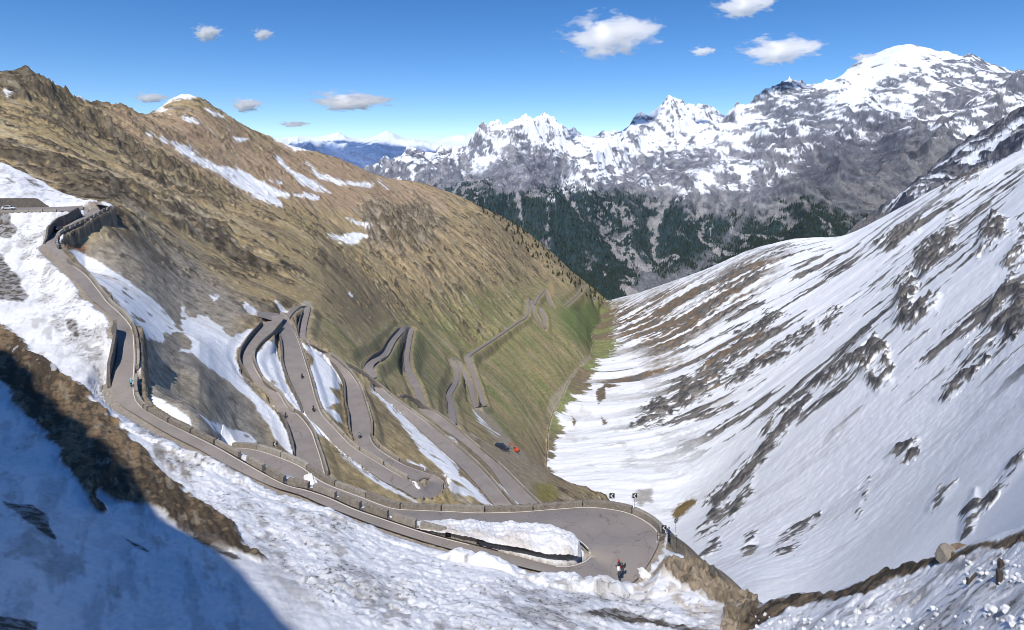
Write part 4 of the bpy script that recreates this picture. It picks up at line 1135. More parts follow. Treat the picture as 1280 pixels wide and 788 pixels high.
def revetment(rd, side, i0, i1, label, h=2.2, d=0.55, th=0.5, sink=0.4, taper=True, jag=0.12):
    """dry stone wall holding back the slope on the uphill side"""
    p = dedupe(offset_path(rd, side, d, i0, i1)); p, tot = resample(p, 0.9)
    if len(p) < 4: return
    n = len(p); f = np.ones(n)
    if taper:
        f = np.clip(np.minimum(np.arange(n), n - 1 - np.arange(n)) / max(3, n * 0.12), 0.15, 1)
    inv = np.array(p[n // 2])
    V, F = strip_mesh(p - inv, th, h * f, sink, batter=0.1, jag=jag)
    o = raw_mesh('retaining_wall', V, F, M_RET, smooth=False); o.location = tuple(inv)
    tag(o, label, 'retaining wall', 'stone walls holding back the slope above the road')
    return o


# the upper road and its hairpin
ribbon('road', roadA); ribbon('road', roadA0)
iA = lambda x, y: roadA.near(x, y)
ia0, ia1 = iA(160, 478), iA(600, 689)
line('road_marking', roadA, 'A', i0=iA(78, 325), i1=iA(600, 689)); 
tipi = iA(765, 664)
line('road_marking', roadA, 'B', i0=iA(812, 690), i1=roadA.n)
line('road_marking', roadA, 'A', i0=iA(690, 713), i1=iA(735, 668), d=-0.2)
line('meltwater_trickle', roadA, 'A', d=0.0, w=0.26, lift=0.075, i0=iA(170, 505), i1=iA(640, 700), mat=M_WET)
PG = 'stone parapets along the pass road'
parapet(roadA, 'A', iA(150, 470), iA(292, 575), 'stone parapet of the upper road directly above the gravel slope', seg=5.6, drop=3.5)
parapet(roadA, 'A', iA(292, 575), iA(610, 692), 'broken stone parapet between upper road and terrace, its far end buried in snow', seg=4.2, gap=0.8, drop=2.2, th=0.6, h=0.95)
parapet(roadA, 'B', iA(822, 668), roadA.n - 1, 'long curved stone parapet around the outside of the nearest hairpin bend', seg=7.5, gap=0.25, drop=5.0, th=0.65, h=0.95)
parapet(roadA, 'A', iA(78, 325), iA(150, 470), 'stone parapet along the descending bend of the upper road beside the snow', seg=6.0, gap=0.2, drop=4.5, th=0.45)
parapet(roadA, 'A', iA(126, 260), iA(64, 310), 'notched stone parapet beside the highest bend at the left', seg=3.2, gap=0.9, drop=4.2, h=1.0)
revetment(roadA, 'B', iA(112, 268), iA(60, 310), 'dark curving retaining wall holding the snow above the highest bend', h=3.6)
revetment(roadA, 'B', iA(142, 412), iA(146, 498), 'dark retaining wall in shade beside the descending bend of the upper road', h=3.0)
revetment(roadA0, 'B', 0, roadA0.n - 8, 'long dark retaining wall under the snowfield at the left edge', h=3.6)
parapet(roadA0, 'A', 0, roadA0.n - 6, 'short stone parapet below the long dark wall at the left edge', seg=4, drop=1.2)

# roads over the brown flank
R = roadsM
for k, rd in R.items():
    ribbon('road', rd, lift=0.06 + 0.0001 * rd.C[:, 1].mean())
def ii(k, x, y): return R[k].near(x, y)
line('road_marking', R['R3'], 'B', i1=ii('R3', 345, 406), w=0.22); line('road_marking', R['R4'], 'B', i0=ii('R4', 350, 400), i1=ii('R4', 508, 606), w=0.22)
line('road_marking', R['R4'], 'A', i0=ii('R4', 545, 612), i1=R['R4'].n, w=0.22); line('road_marking', R['R5'], 'B', i1=ii('R5', 400, 438), w=0.25)
line('road_marking', R['R6'], 'B', w=0.25); line('road_marking', R['R7'], 'B', w=0.25)
parapet(R['R3'], 'B', 0, ii('R3', 345, 406), 'pale stone parapet on the outer side of the second road down, along the snow wedge', seg=9, gap=0.3, drop=2.4)
parapet(R['R4'], 'B', ii('R4', 345, 402), ii('R4', 515, 612), 'stone parapet between the wide road and the bend with the snow pile', seg=7, gap=0.5, drop=2.2)
parapet(R['R4'], 'A', ii('R4', 548, 612), R['R4'].n - 1, 'stone parapet around the outside of the lower hairpin', seg=6, gap=0.35, drop=3.0)
parapet(R['R5'], 'B', 0, ii('R5', 399, 438), 'stone parapet above the striped brown slope', seg=9, gap=0.3, drop=2.2)
parapet(R['R6'], 'B', 0, R['R6'].n - 1, 'long straight stone parapet dividing the two roads that run down together', seg=10, gap=0.3, drop=1.6)
parapet(R['R7'], 'B', 0, R['R7'].n - 1, 'stone parapet on the outer side of the lowest straight road, above the rubble slope', seg=12, gap=0.3, drop=1.8)
parapet(R['R8'], 'B', ii('R8', 470, 455), ii('R8', 500, 414), 'stone parapet inside the far hairpin, left arm', seg=14, gap=0.4, drop=3.0)
parapet(R['R9'], 'B', ii('R9', 586, 481), ii('R9', 592, 500), 'short stone parapet beside the narrow far loop', seg=14, gap=0.4, drop=1.0)
revetment(R['R3'], 'A', ii('R3', 370, 575), ii('R3', 353, 520), 'dark wall where the second road leaves the lower end of the snow streak', h=1.7)
revetment(R['R3'], 'A', ii('R3', 330, 487), ii('R3', 340, 402), 'dark curved wall holding the snow above the second road near its upper hairpin', h=2.0)
revetment(R['R4'], 'A', ii('R4', 352, 410), ii('R4', 392, 520), 'dark wall along the left side of the wide road beside the snow wedge', h=1.3)
revetment(R['R5'], 'A', ii('R5', 400, 441), ii('R5', 452, 545), 'dark wall along the left side of the road below the snow patch', h=1.7)
revetment(R['R5'], 'A', ii('R5', 376, 421), ii('R5', 384, 388), 'small dark wall by the hidden upper bend', h=1.6)
revetment(R['R8'], 'A', ii('R8', 462, 458), ii('R8', 503, 412), 'dark wall above the left arm of the far hairpin', h=2.2)
revetment(R['R8'], 'B', ii('R8', 507, 418), ii('R8', 510, 465), 'dark wall along the right arm of the far hairpin', h=1.5)
revetment(R['R9'], 'A', ii('R9', 571, 480), ii('R9', 560, 515), 'dark wall beside the left arm of the narrow far loop', h=1.6)
revetment(R['R7'], 'B', 0, 12, 'low pale wall at the start of the lowest straight road', h=1.2)

# snow ploughed into a bank between the two arms of the hairpin
def snow_bank():
    M_SN = ground_mat('ploughed snow', 1.5, 0.12)
    xs = [505, 520, 545, 575, 600, 630, 660, 690, 712, 724, 730]
    lo = [(505,662.5,81),(520,664.5,81),(545,669,80),(575,677,79),(600,683,78.4),(630,690.5,78),(660,698,77.5),(690,704,77.2),(712,705,77.5),(722,702,78),(727,696,79)]
    hi = [(500,652,96),(520,654,95),(545,656,94),(575,657.5,93),(600,659,92),(630,660,91),(660,662,89.5),(690,665,88),(712,671,86.5),(724,679,84.5),(728,688,82)]
    hh = [0.6, 1.1, 1.5, 1.9, 2.0, 2.2, 2.4, 2.8, 2.9, 2.2, 0.6]
    A_ = np.array([P(*p) for p in lo]); B_ = np.array([P(*p) for p in hi])
    nu, nv = 420, 64
    u = np.linspace(0, 10, nu); v = np.linspace(0, 1, nv)
    Ai = np.stack([np.interp(u, range(11), A_[:, k]) for k in range(3)], 1); Bi = np.stack([np.interp(u, range(11), B_[:, k]) for k in range(3)], 1)
    Hi = np.interp(u, range(11), hh)
    vv = v[None, :, None]
    G = Ai[:, None] * (1 - vv) + Bi[:, None] * vv
    prof = np.clip(1 - np.abs((v - 0.42) / 0.5) ** 2.6, 0, 1) ** 0.7
    prof = prof[None, :] * np.sin(np.clip(u / 10 * np.pi, 0.0, np.pi))[:, None] ** 0.25
    x, y = G[..., 0], G[..., 1]
    nn = 0.45 * fbm(x, y, 3.2, 5, None, .55, 800) + 0.10 * fbm(x, y, 0.9, 4, None, .6, 805, 'b')
    zz = G[..., 2] + prof * (Hi[:, None] * 0.95 + nn) - 0.1
    V = np.stack([x, y, zz], -1).reshape(-1, 3)
    idx = np.arange(nu * nv).reshape(nu, nv)
    F = np.stack([idx[:-1, :-1], idx[1:, :-1], idx[1:, 1:], idx[:-1, 1:]], -1).reshape(-1, 4)
    c = np.zeros((nu, nv, 3)) + np.array((0.84, 0.84, 0.84))
    low = sstep(0.42 - v[None, :] + 0.12 * nn, 0.1, 0.36)
    c = lerp(c, (0.50, 0.40, 0.30), low * 0.55 * sstep(nn, -.4, .3))
    inv = V.mean(0)
    o = raw_mesh('snow_bank', V - inv, F, M_SN, c.reshape(-1, 3)); o.location = tuple(inv)
    tag(o, 'long bank of ploughed snow between the two arms of the nearest hairpin', 'snow bank')
    # small piles
    for (cx, cy, Y, r, h, lab) in [(388,600,106,1.5,0.8,'small white snow pile on the parapet of the terrace road'), (517,606,0,1.9,0.8,'narrow heap of snow at the tip of the divider in the lower hairpin'), (806,720,76.5,1.1,0.7,'heap of dirty snow at the end of the scree by the hairpin')]:
        Yc = Y or R['R4'].C[ii('R4', 520, 608)][1] * 1.02
        c0 = P(cx, cy, Yc)
        g = np.linspace(-1, 1, 40); gx, gy = np.meshgrid(g, g); rr_ = np.hypot(gx, gy)
        n_ = fbm(gx * r + cx, gy * r, 1.2, 4, None, .6, 810)
        z_ = h * np.clip(1 - rr_ ** 2, 0, 1) ** 0.8 * (0.8 + 0.7 * n_) - 0.1
        ca, sa = (math.cos(-0.9), math.sin(-0.9)); qx = gx * r * 1.6; qy = gy * r * .6
        V = np.stack([qx * ca - qy * sa, qx * sa + qy * ca, z_], -1).reshape(-1, 3)
        idx = np.arange(1600).reshape(40, 40); F = np.stack([idx[:-1, :-1], idx[:-1, 1:], idx[1:, 1:], idx[1:, :-1]], -1).reshape(-1, 4); F = F[(rr_.ravel()[F] < 1.0).all(1)]
        o = raw_mesh('snow_pile', V, F, M_SN, np.zeros((1600, 3)) + np.array((0.80, 0.79, 0.77)) * (0.7 if cx == 805 else 1)); o.location = tuple(c0)
        tag(o, lab, 'snow pile')
snow_bank()
# ------------------------------------------------------------------ riders, vehicles, signs
def tube(pts, r, seg=8, close=False):
    V = []; F = []; n = len(pts); pts = [Vector(p) for p in pts]
    rs = r if isinstance(r, (list, tuple)) else [r] * n
    for i, p in enumerate(pts):
        d = (pts[(i + 1) % n] - pts[i - 1]) if close else (pts[min(i + 1, n - 1)] - pts[max(i - 1, 0)])
        q = d.to_track_quat('Z', 'Y')
        for k in range(seg):
            a = 2 * math.pi * k / seg
            V.append(p + q @ Vector((math.cos(a) * rs[i], math.sin(a) * rs[i], 0)))
    m = n if close else n - 1
    for i in range(m):
        j = (i + 1) % n
        for k in range(seg):
            k2 = (k + 1) % seg
            F.append((i * seg + k, i * seg + k2, j * seg + k2, j * seg + k))
    if not close:
        F += [tuple(range(seg))[::-1], tuple((n - 1) * seg + k for k in range(seg))]
    return V, F


def ring(c, R_, r, n=24, seg=8, axis='y'):
    pts = []
    for k in range(n):
        a = 2 * math.pi * k / n
        pts.append((c[0] + math.cos(a) * R_, c[1], c[2] + math.sin(a) * R_) if axis == 'y' else (c[0], c[1] + math.cos(a) * R_, c[2] + math.sin(a) * R_))
    return tube(pts, r, seg, True)


def prism(outline, w0, w1=None, y=0.0):
    """side outline (x,z) extruded in y with half widths (a list allows taper per point)"""
    n = len(outline); w = w0 if isinstance(w0, (list, tuple)) else [w0] * n
    V = [(p[0], y - w[i], p[1]) for i, p in enumerate(outline)] + [(p[0], y + w[i], p[1]) for i, p in enumerate(outline)]
    F = [tuple(range(n)), tuple(range(2 * n - 1, n - 1, -1))] + [(i, i + n, (i + 1) % n + n, (i + 1) % n) for i in range(n)]
    return V, F


def boxm(x0, x1, y0, y1, z0, z1):
    V = [(x, y, z) for x in (x0, x1) for y in (y0, y1) for z in (z0, z1)]
    F = [(0, 1, 3, 2), (4, 6, 7, 5), (0, 4, 5, 1), (2, 3, 7, 6), (0, 2, 6, 4), (1, 5, 7, 3)]
    return V, F


def build(name, bits, mat, parent=None, bevel=0.0, smooth=False, sub=0):
    V = []; F = []
    for v, f in bits:
        b = len(V); V += [tuple(p) for p in v]; F += [tuple(i + b for i in q) for q in f]
    me = bpy.data.meshes.new(name); me.from_pydata(V, [], F); me.update(); me.materials.append(mat)
    if smooth:
        for p in me.polygons: p.use_smooth = True
    o = bpy.data.objects.new(name, me); COL.objects.link(o)
    if bevel:
        m = o.modifiers.new('bevel', 'BEVEL'); m.width = bevel; m.segments = 2; m.limit_method = 'ANGLE'
    if sub:
        m = o.modifiers.new('sub', 'SUBSURF'); m.levels = sub; m.render_levels = sub
    if parent: o.parent = parent
    return o


def skin(name, verts, edges, radii, mat, parent=None, sub=1):
    me = bpy.data.meshes.new(name); me.from_pydata(verts, edges, []); me.update()
    o = bpy.data.objects.new(name, me); COL.objects.link(o)
    m = o.modifiers.new('skin', 'SKIN'); me.skin_vertices.new() if not me.skin_vertices else None
    for v, r in zip(me.skin_vertices[0].data, radii):
        v.radius = (r, r) if not isinstance(r, tuple) else r
    me.skin_vertices[0].data[0].use_root = True
    m.use_smooth_shade = True
    s = o.modifiers.new('sub', 'SUBSURF'); s.levels = sub; s.render_levels = sub
    me.materials.append(mat)
    if parent: o.parent = parent
    return o


BLACK = plain('black rubber', (0.02, 0.02, 0.02), 0.6); DARK = plain('dark leather', (0.035, 0.035, 0.04), 0.5); STEEL = plain('steel', (0.45, 0.45, 0.47), 0.3, 0.9)
REDP = plain('red paint', (0.45, 0.02, 0.03), 0.3); WHITEP = plain('white paint', (0.75, 0.75, 0.76), 0.35, var=.04); TEAL = plain('teal jersey', (0.12, 0.42, 0.45), 0.7)
NAVY = plain('navy cloth', (0.02, 0.04, 0.12), 0.8); SKIN = plain('skin', (0.45, 0.28, 0.2), 0.6); ORANGE = plain('orange paint', (0.55, 0.10, 0.03), 0.45); GLASS = plain('window glass', (0.03, 0.04, 0.05), 0.08)
GREYJ = plain('grey cloth', (0.25, 0.26, 0.28), 0.8); WOOD = plain('weathered wood', (0.07, 0.055, 0.045), 0.9); CARDARK = plain('dark car paint', (0.03, 0.035, 0.05), 0.25)


def ball(c, r, n=10, sc=(1, 1, 1)):
    V = []; F = []
    for i in range(n + 1):
        th = math.pi * i / n
        for k in range(n * 2):
            a = math.pi * k / n
            V.append((c[0] + r * sc[0] * math.sin(th) * math.cos(a), c[1] + r * sc[1] * math.sin(th) * math.sin(a), c[2] + r * sc[2] * math.cos(th)))
    m = 2 * n
    for i in range(n):
        for k in range(m):
            F.append((i * m + k, (i + 1) * m + k, (i + 1) * m + (k + 1) % m, i * m + (k + 1) % m))
    return V, F


def hand_mesh(c, d, side):
    """palm with four curled fingers and a thumb around a grip at c; d points forward"""
    V = []; F = []
    def add(b):
        n = len(V); V.extend(tuple(p) for p in b[0]); F.extend(tuple(i + n for i in f) for f in b[1])
    add(ball(c, 0.045, 5, (1.1, 0.95, 0.45)))
    for k in range(4):
        y = c[1] - 0.034 + k * 0.022; l = [0.9, 1.0, 0.95, 0.75][k]
        add(tube([(c[0] + 0.03, y, c[2]), (c[0] + 0.06 * l, y, c[2] - 0.008), (c[0] + 0.07 * l, y, c[2] - 0.035), (c[0] + 0.045 * l, y, c[2] - 0.055)], [0.010, 0.010, 0.009, 0.007], 5))
    add(tube([(c[0], c[1] - side * 0.035, c[2]), (c[0] + 0.025, c[1] - side * 0.055, c[2] - 0.015), (c[0] + 0.045, c[1] - side * 0.05, c[2] - 0.035)], [0.012, 0.011, 0.008], 5))
    return V, F


def rider_person(name, label, mat_body, mat_legs, helmet_mat, hip, shoulder, hands, feet, knees, loc, rz, lean=0.0, group=None):
    """seated rider facing +x; body is one continuous skinned figure with clothing of one colour, head, helmet"""
    root = empty(name, loc, rz); tag(root, label, 'person', group)
    root.rotation_euler = (lean, 0, rz)
    hx, hz = hip; sx, sz = shoulder
    v = [(hx, 0, hz), ((hx + sx) / 2 - .02, 0, (hz + sz) / 2 + 0.02), (sx, 0, sz), (sx + .05, 0, sz + .12)]
    e = [(0, 1), (1, 2), (2, 3)]; r = [(.17, .14), (.17, .13), (.19, .12), .06]
    for s in (-1, 1):
        b = len(v)
        v += [(sx - .01, s * .19, sz - .02), ((sx + hands[0]) / 2 - .05, s * .28, (sz + hands[1]) / 2 - .06), (hands[0], s * hands[2], hands[1])]
        e += [(2, b), (b, b + 1), (b + 1, b + 2)]; r += [.07, .055, .04]
        b = len(v)
        v += [(hx + .03, s * .10, hz - .03), (knees[0], s * knees[2], knees[1]), (feet[0], s * feet[2], feet[1] + .08), (feet[0] + .14, s * feet[2], feet[1])]
        e += [(0, b), (b, b + 1), (b + 1, b + 2), (b + 2, b + 3)]; r += [.10, .07, .055, .045]
    skin('body', v, e, r, mat_body, root)
    # trousers over the legs
    for s in (-1, 1):
        build('trouser_leg', [tube([(hx, s * .10, hz), (knees[0], s * knees[2], knees[1]), (feet[0], s * feet[2], feet[1] + .10)], [.115, .09, .07], 8)], mat_legs, root, smooth=True)
        build('boot', [tube([(feet[0] - .05, s * feet[2], feet[1] + .04), (feet[0] + .08, s * feet[2], feet[1] + .03), (feet[0] + .2, s * feet[2], feet[1])], [.055, .055, .035], 8)], BLACK, root, smooth=True)
        build('glove', [hand_mesh((hands[0], s * hands[2], hands[1]), 1, s)], BLACK, root, smooth=True)
    hc = (sx + .11, 0, sz + .24)
    build('head', [ball(hc, .105, 8, (1.0, .8, 1.15)), ball((hc[0] + .105, 0, hc[2] - .02), .018, 4)], SKIN, root, smooth=True)
    build('helmet', [ball((hc[0] - .01, 0, hc[2] + .03), .135, 10, (1.08, .92, 1.0))], helmet_mat, root, smooth=True)
    return root


def motorcycle(label, loc, rz, lean=0.0, paint=None, group='motorcycles on the pass road'):
    root = empty('motorcycle', loc, rz); root.rotation_euler = (lean, 0, rz); tag(root, label, 'motorcycle', group)
    for x, R_ in ((0.74, .31), (-0.70, .31)):
        wv = build('wheel', [ring((x, 0, .31), .17, .012, 16, 5)] + [tube([(x, 0, .31), (x + .2 * math.cos(a), 0, .31 + .2 * math.sin(a))], .012, 4) for a in np.linspace(0, 2 * math.pi, 6)[:-1]], STEEL, root)
        build('tyre', [ring((x, 0, .31), .25, .065, 24, 8)], BLACK, wv, smooth=True)
    build('frame', [tube([(.35, 0, .45), (.1, 0, .3), (-.25, 0, .32), (-.7, 0, .31)], .045, 6), tube([(.45, 0, .95), (.1, 0, .75), (-.3, 0, .7), (-.6, 0, .78)], .04, 6)], BLACK, root)
    build('fork', [tube([(.74, s * .09, .31), (.55, s * .09, .78), (.46, s * .08, 1.0)], .03, 6) for s in (-1, 1)], STEEL, root)
    build('engine', [boxm(-.15, .3, -.17, .17, .28, .62), tube([(.05, -.2, .42), (.05, .2, .42)], .12, 10)], STEEL, root, bevel=.03)
    build('fuel_tank', [ball((.18, 0, .86), .24, 8, (1.15, .62, .62))], paint or REDP, root, smooth=True)
    build('fairing', [prism([(.45, .6), (.85, .78), (.80, .95), (.55, 1.22), (.42, 1.0)], [.17, .10, .13, .15, .19])], paint or WHITEP, root, bevel=.04)
    build('windscreen', [prism([(.62, 1.08), (.58, 1.10), (.46, 1.36), (.49, 1.36)], [.14, .14, .10, .10])], GLASS, root)
    build('headlight', [ball((.83, 0, .88), .075, 6, (.5, 1.2, .8))], WHITEP, root, smooth=True)
    build('seat', [prism([(.05, .80), (-.35, .78), (-.75, .92), (-.80, .86), (-.35, .70), (.05, .72)], [.11, .15, .10, .10, .14, .10])], DARK, root, bevel=.03)
    build('exhaust', [tube([(.25, -.18, .4), (-.2, -.2, .28), (-.75, -.22, .42)], [.035, .04, .06], 8)], STEEL, root, smooth=True)
    for s in (-1, 1):
        build('pannier', [boxm(-.85, -.4, s * .36 - .09, s * .36 + .09, .5, .84)], DARK, root, bevel=.04)
        build('mirror', [tube([(.45, s * .2, 1.05), (.47, s * .34, 1.2)], .01, 4), ball((.47, s * .36, 1.22), .06, 5, (.3, 1.2, .8))], BLACK, root)
    build('handlebar', [tube([(.34, -.38, 1.03), (.42, -.15, 1.08), (.42, .15, 1.08), (.34, .38, 1.03)], .018, 6)], BLACK, root)
    return root


def moto_rider(label, loc, rz, mat_body, mat_helm, lean=0.0, group=None):
    return rider_person('person', label, mat_body, DARK, mat_helm, (-.22, .92), (.02, 1.38), (.36, 1.06, .36), (.02, .30, .22), (.30, .70, .22), loc, rz, lean, group)


def bicycle(label, loc, rz, paint, group='bicycles on the pass road'):
    root = empty('bicycle', loc, rz); tag(root, label, 'bicycle', group)
    for x in (.52, -.50):
        w_ = build('wheel', [ring((x, 0, .34), .32, .008, 24, 4)] + [tube([(x, 0, .34), (x + .31 * math.cos(a), 0, .34 + .31 * math.sin(a))], .003, 3) for a in np.linspace(0, 2 * math.pi, 13)[:-1]], STEEL, root)
        build('tyre', [ring((x, 0, .34), .34, .014, 24, 6)], BLACK, w_, smooth=True)
    build('frame', [tube([(-.5, 0, .34), (-.05, 0, .30), (.36, 0, .78)], .018, 6), tube([(-.05, 0, .30), (-.2, 0, .88)], .018, 6), tube([(-.17, 0, .82), (.38, 0, .86)], .018, 6), tube([(-.5, 0, .34), (-.17, 0, .80)], .012, 5)], paint, root, smooth=True)
    build('fork', [tube([(.52, 0, .34), (.44, 0, .62), (.36, 0, .95)], .015, 6)], paint, root)
    build('saddle', [ball((-.21, 0, .92), .12, 6, (1.1, .55, .25))], BLACK, root, smooth=True)
    build('handlebar', [tube([(.36, -.21, .95), (.40, -.18, 1.0), (.40, .18, 1.0), (.36, .21, .95)], .014, 6)], BLACK, root)
    build('crank', [ring((-.05, 0, .30), .09, .01, 12, 4), tube([(-.05, -.1, .30), (.08, -.1, .20)], .012, 4), tube([(-.05, .1, .30), (-.18, .1, .40)], .012, 4)], STEEL, root)
    return root


def cyclist(label, loc, rz, mat_body, mat_helm, group=None):
    return rider_person('person', label, mat_body, BLACK, mat_helm, (-.20, .96), (.14, 1.32), (.38, 1.02, .18), (.0, .24, .11), (.16, .66, .12), loc, rz, 0, group)


def on_road(rd, px, py, t=0.5):
    i = rd.near(px, py); i2 = min(i + 2, rd.n - 1); i1 = max(i - 2, 0)
    c = rd.A[i] * (1 - t) + rd.B[i] * t
    # slide to the requested photo column across the road
    d = rd.C[i2] - rd.C[i1]
    return (c[0], c[1], c[2] + 0.11), math.atan2(d[1], d[0])


# nearest motorcycle and rider, coming round the hairpin toward the viewpoint
Ym = 51.35 * K / (719 - HY)
mp = ((777 - HX) / K * Ym, Ym, P(770, 702, 78)[2] + 0.12)
motorcycle('red and white motorcycle leaning through the nearest hairpin bend', mp, math.radians(-118), lean=0.20)
moto_rider('rider in black with white patches and red helmet on the nearest motorcycle', mp, math.radians(-118), plain('black and white riding suit', (0.10, 0.10, 0.10), .5, var=.9, scale=9), REDP, lean=0.20)
for (k, px, py, t, lab, rl, bm_, hm, flip) in [
    ('R4', 394, 513, .55, 'dark motorcycle on the wide road right of the snow wedge', 'rider in dark clothes on the wide road right of the snow wedge', DARK, BLACK, 1),
    ('R4', 377, 472, .6, 'small dark motorcycle high on the wide road above the other one', 'rider in black high on the wide road above the other one', DARK, GREYJ, 1),
    ('R5', 458, 567, .3, 'dark motorcycle at the foot of the road below the snow patch', 'rider in grey at the foot of the road below the snow patch', GREYJ, BLACK, 0)]:
    p, a = on_road(roadsM[k], px, py, t)
    motorcycle(lab, p, a + (math.pi if flip else 0)); moto_rider(rl, p, a + (math.pi if flip else 0), bm_, hm)
p, a = on_road(roadA, 162, 482, 0.12)
bicycle('bicycle ridden along the white line of the descending upper road', p, a + math.pi, BLACK); cyclist('cyclist in pale teal jersey on the descending upper road', p, a + math.pi, TEAL, WHITEP)
p, a = on_road(roadsM['R3'], 362, 526, 0.12)
bicycle('dark bicycle at the left edge of the second road near the snow streak', p, a, BLACK); cyclist('cyclist in dark clothes at the left edge of the second road', p, a, NAVY, BLACK)


def stander(label, loc, rz, body, legs, group=None, lean=0.12):
    root = empty('person', loc, rz); tag(root, label, 'person', group)
    v = [(0, 0, .95), (.02, 0, 1.2), (.04, 0, 1.42), (.05, 0, 1.53)]; e = [(0, 1), (1, 2), (2, 3)]; r = [(.16, .13), (.15, .12), (.18, .11), .06]
    for s in (-1, 1):
        b = len(v); v += [(.04, s * .18, 1.40), (.10, s * .25, 1.14), (.28, s * .2, 1.02)]; e += [(2, b), (b, b + 1), (b + 1, b + 2)]; r += [.06, .05, .035]
        b = len(v); v += [(0, s * .09, .92), (.03, s * .10, .5), (-.02, s * .11, .09), (.12, s * .12, .04)]; e += [(0, b), (b, b + 1), (b + 1, b + 2), (b + 2, b + 3)]; r += [.10, .07, .05, .045]
    skin('body', v, e, r, body, root)
    for s in (-1, 1):
        build('trouser_leg', [tube([(0, s * .09, .95), (.03, s * .10, .5), (-.02, s * .11, .08)], [.115, .085, .07], 8)], legs, root, smooth=True)
        build('hand', [hand_mesh((.29, s * .2, 1.02), 1, s)], SKIN, root, smooth=True)
        build('shoe', [tube([(-.06, s * .11, .05), (.06, s * .12, .05), (.18, s * .12, .03)], [.05, .05, .035], 8)], BLACK, root, smooth=True)
    build('head', [ball((.08, 0, 1.66), .10, 8, (1, .8, 1.2)), ball((.185, 0, 1.65), .016, 4)], SKIN, root, smooth=True)
    build('hair', [ball((.065, 0, 1.70), .11, 8, (1, .85, 1.0))], BLACK, root, smooth=True)
    return root


pp = P(836, 676, 82.5); stander('person in navy jacket standing behind the railing at the outer tip of the hairpin', tuple(pp), math.radians(40), NAVY, DARK)
p4 = roadsM['R4']; j = p4.near(531, 622)
q = p4.A[j] + (p4.A[j] - p4.B[j]) * 0.05
stander('small figure in grey standing at the parapet of the lower hairpin, left side', (q[0], q[1], q[2] + .1), math.radians(-90), GREYJ, DARK)
j = p4.near(553, 611); q = p4.A[j] * .93 + p4.B[j] * .07
stander('small figure in black standing at the far right tip of the lower hairpin', (q[0], q[1], q[2] + .1), math.radians(-20), DARK, DARK)


# railing by the hairpin
def railing():
    c = P(833, 674, 82.6); root = empty('railing', tuple(c)); tag(root, 'short black metal railing at the outer tip of the nearest hairpin', 'railing')
    for k in range(4):
        build('post', [tube([(-1.2 + k * .8, -k * .25, -.3), (-1.2 + k * .8, -k * .25, 1.0)], .035, 6)], BLACK, root)
    for z_ in (.95, .5):
        build('rail', [tube([(-1.25, 0.02, z_), (1.25, -.78, z_)], .03, 6)], BLACK, root)
railing()


# chevron bend signs: black board, white chevron
def chevron_sign(label, px, py, Y, rz=0.0, s=0.62, flip=1, stand=None):
    """(px, py) is the centre of the board; the post runs down to the wall top"""
    c = P(px, py, Y); root = empty('bend_sign', tuple(c)); root.rotation_euler = (0, 0, rz); tag(root, label, 'road sign', 'chevron bend signs beside the road')
    b = build('sign_board', [boxm(-s / 2, s / 2, -.02, .02, -s / 2, s / 2)], BLACK, root, bevel=.01)
    h = s * .42; t = s * .26; f = flip
    V = [(f * -h * .8, -.028, 0), (f * (-h * .8 + h), -.028, h), (f * (-h * .8 + h + t), -.028, h), (f * (-h * .8 + t), -.028, 0), (f * (-h * .8 + h + t), -.028, -h), (f * (-h * .8 + h), -.028, -h)]
    build('chevron', [(V, [(0, 1, 2, 3), (0, 3, 4, 5)] if f > 0 else [(3, 2, 1, 0), (5, 4, 3, 0)])], WHITEP, b)
    build('post', [tube([(0, .04, -s / 2 - (stand or 1.3)), (0, .04, s / 2)], .03, 8)], STEEL, root, smooth=True)
    return root
chevron_sign('chevron bend sign above the far parapet, the left one of the pair against the snow', 765, 620, 92.5, s=.8)
chevron_sign('chevron bend sign above the far parapet, the right one of the pair against the snow', 793.5, 620, 91.5, s=.72)
chevron_sign('chevron bend sign on the inner side of the railing at the hairpin tip', 830, 660, 83.5, s=.72, rz=.2)
chevron_sign('chevron bend sign just outside the parapet beside the snowy right slope', 845, 651, 86, s=.55, rz=.5)
chevron_sign('chevron bend sign by the gravel where the terrace road begins', 272, 551, 97.5, s=.8, rz=.3)
chevron_sign('chevron bend sign in front of the pale snow tongue beyond the terrace parapet', 344, 555, 121, s=.9, rz=.3)
chevron_sign('chevron bend sign at the sharp corner of the upper road, by blue shaded snow', 181, 508, 107, s=.7, rz=.3)


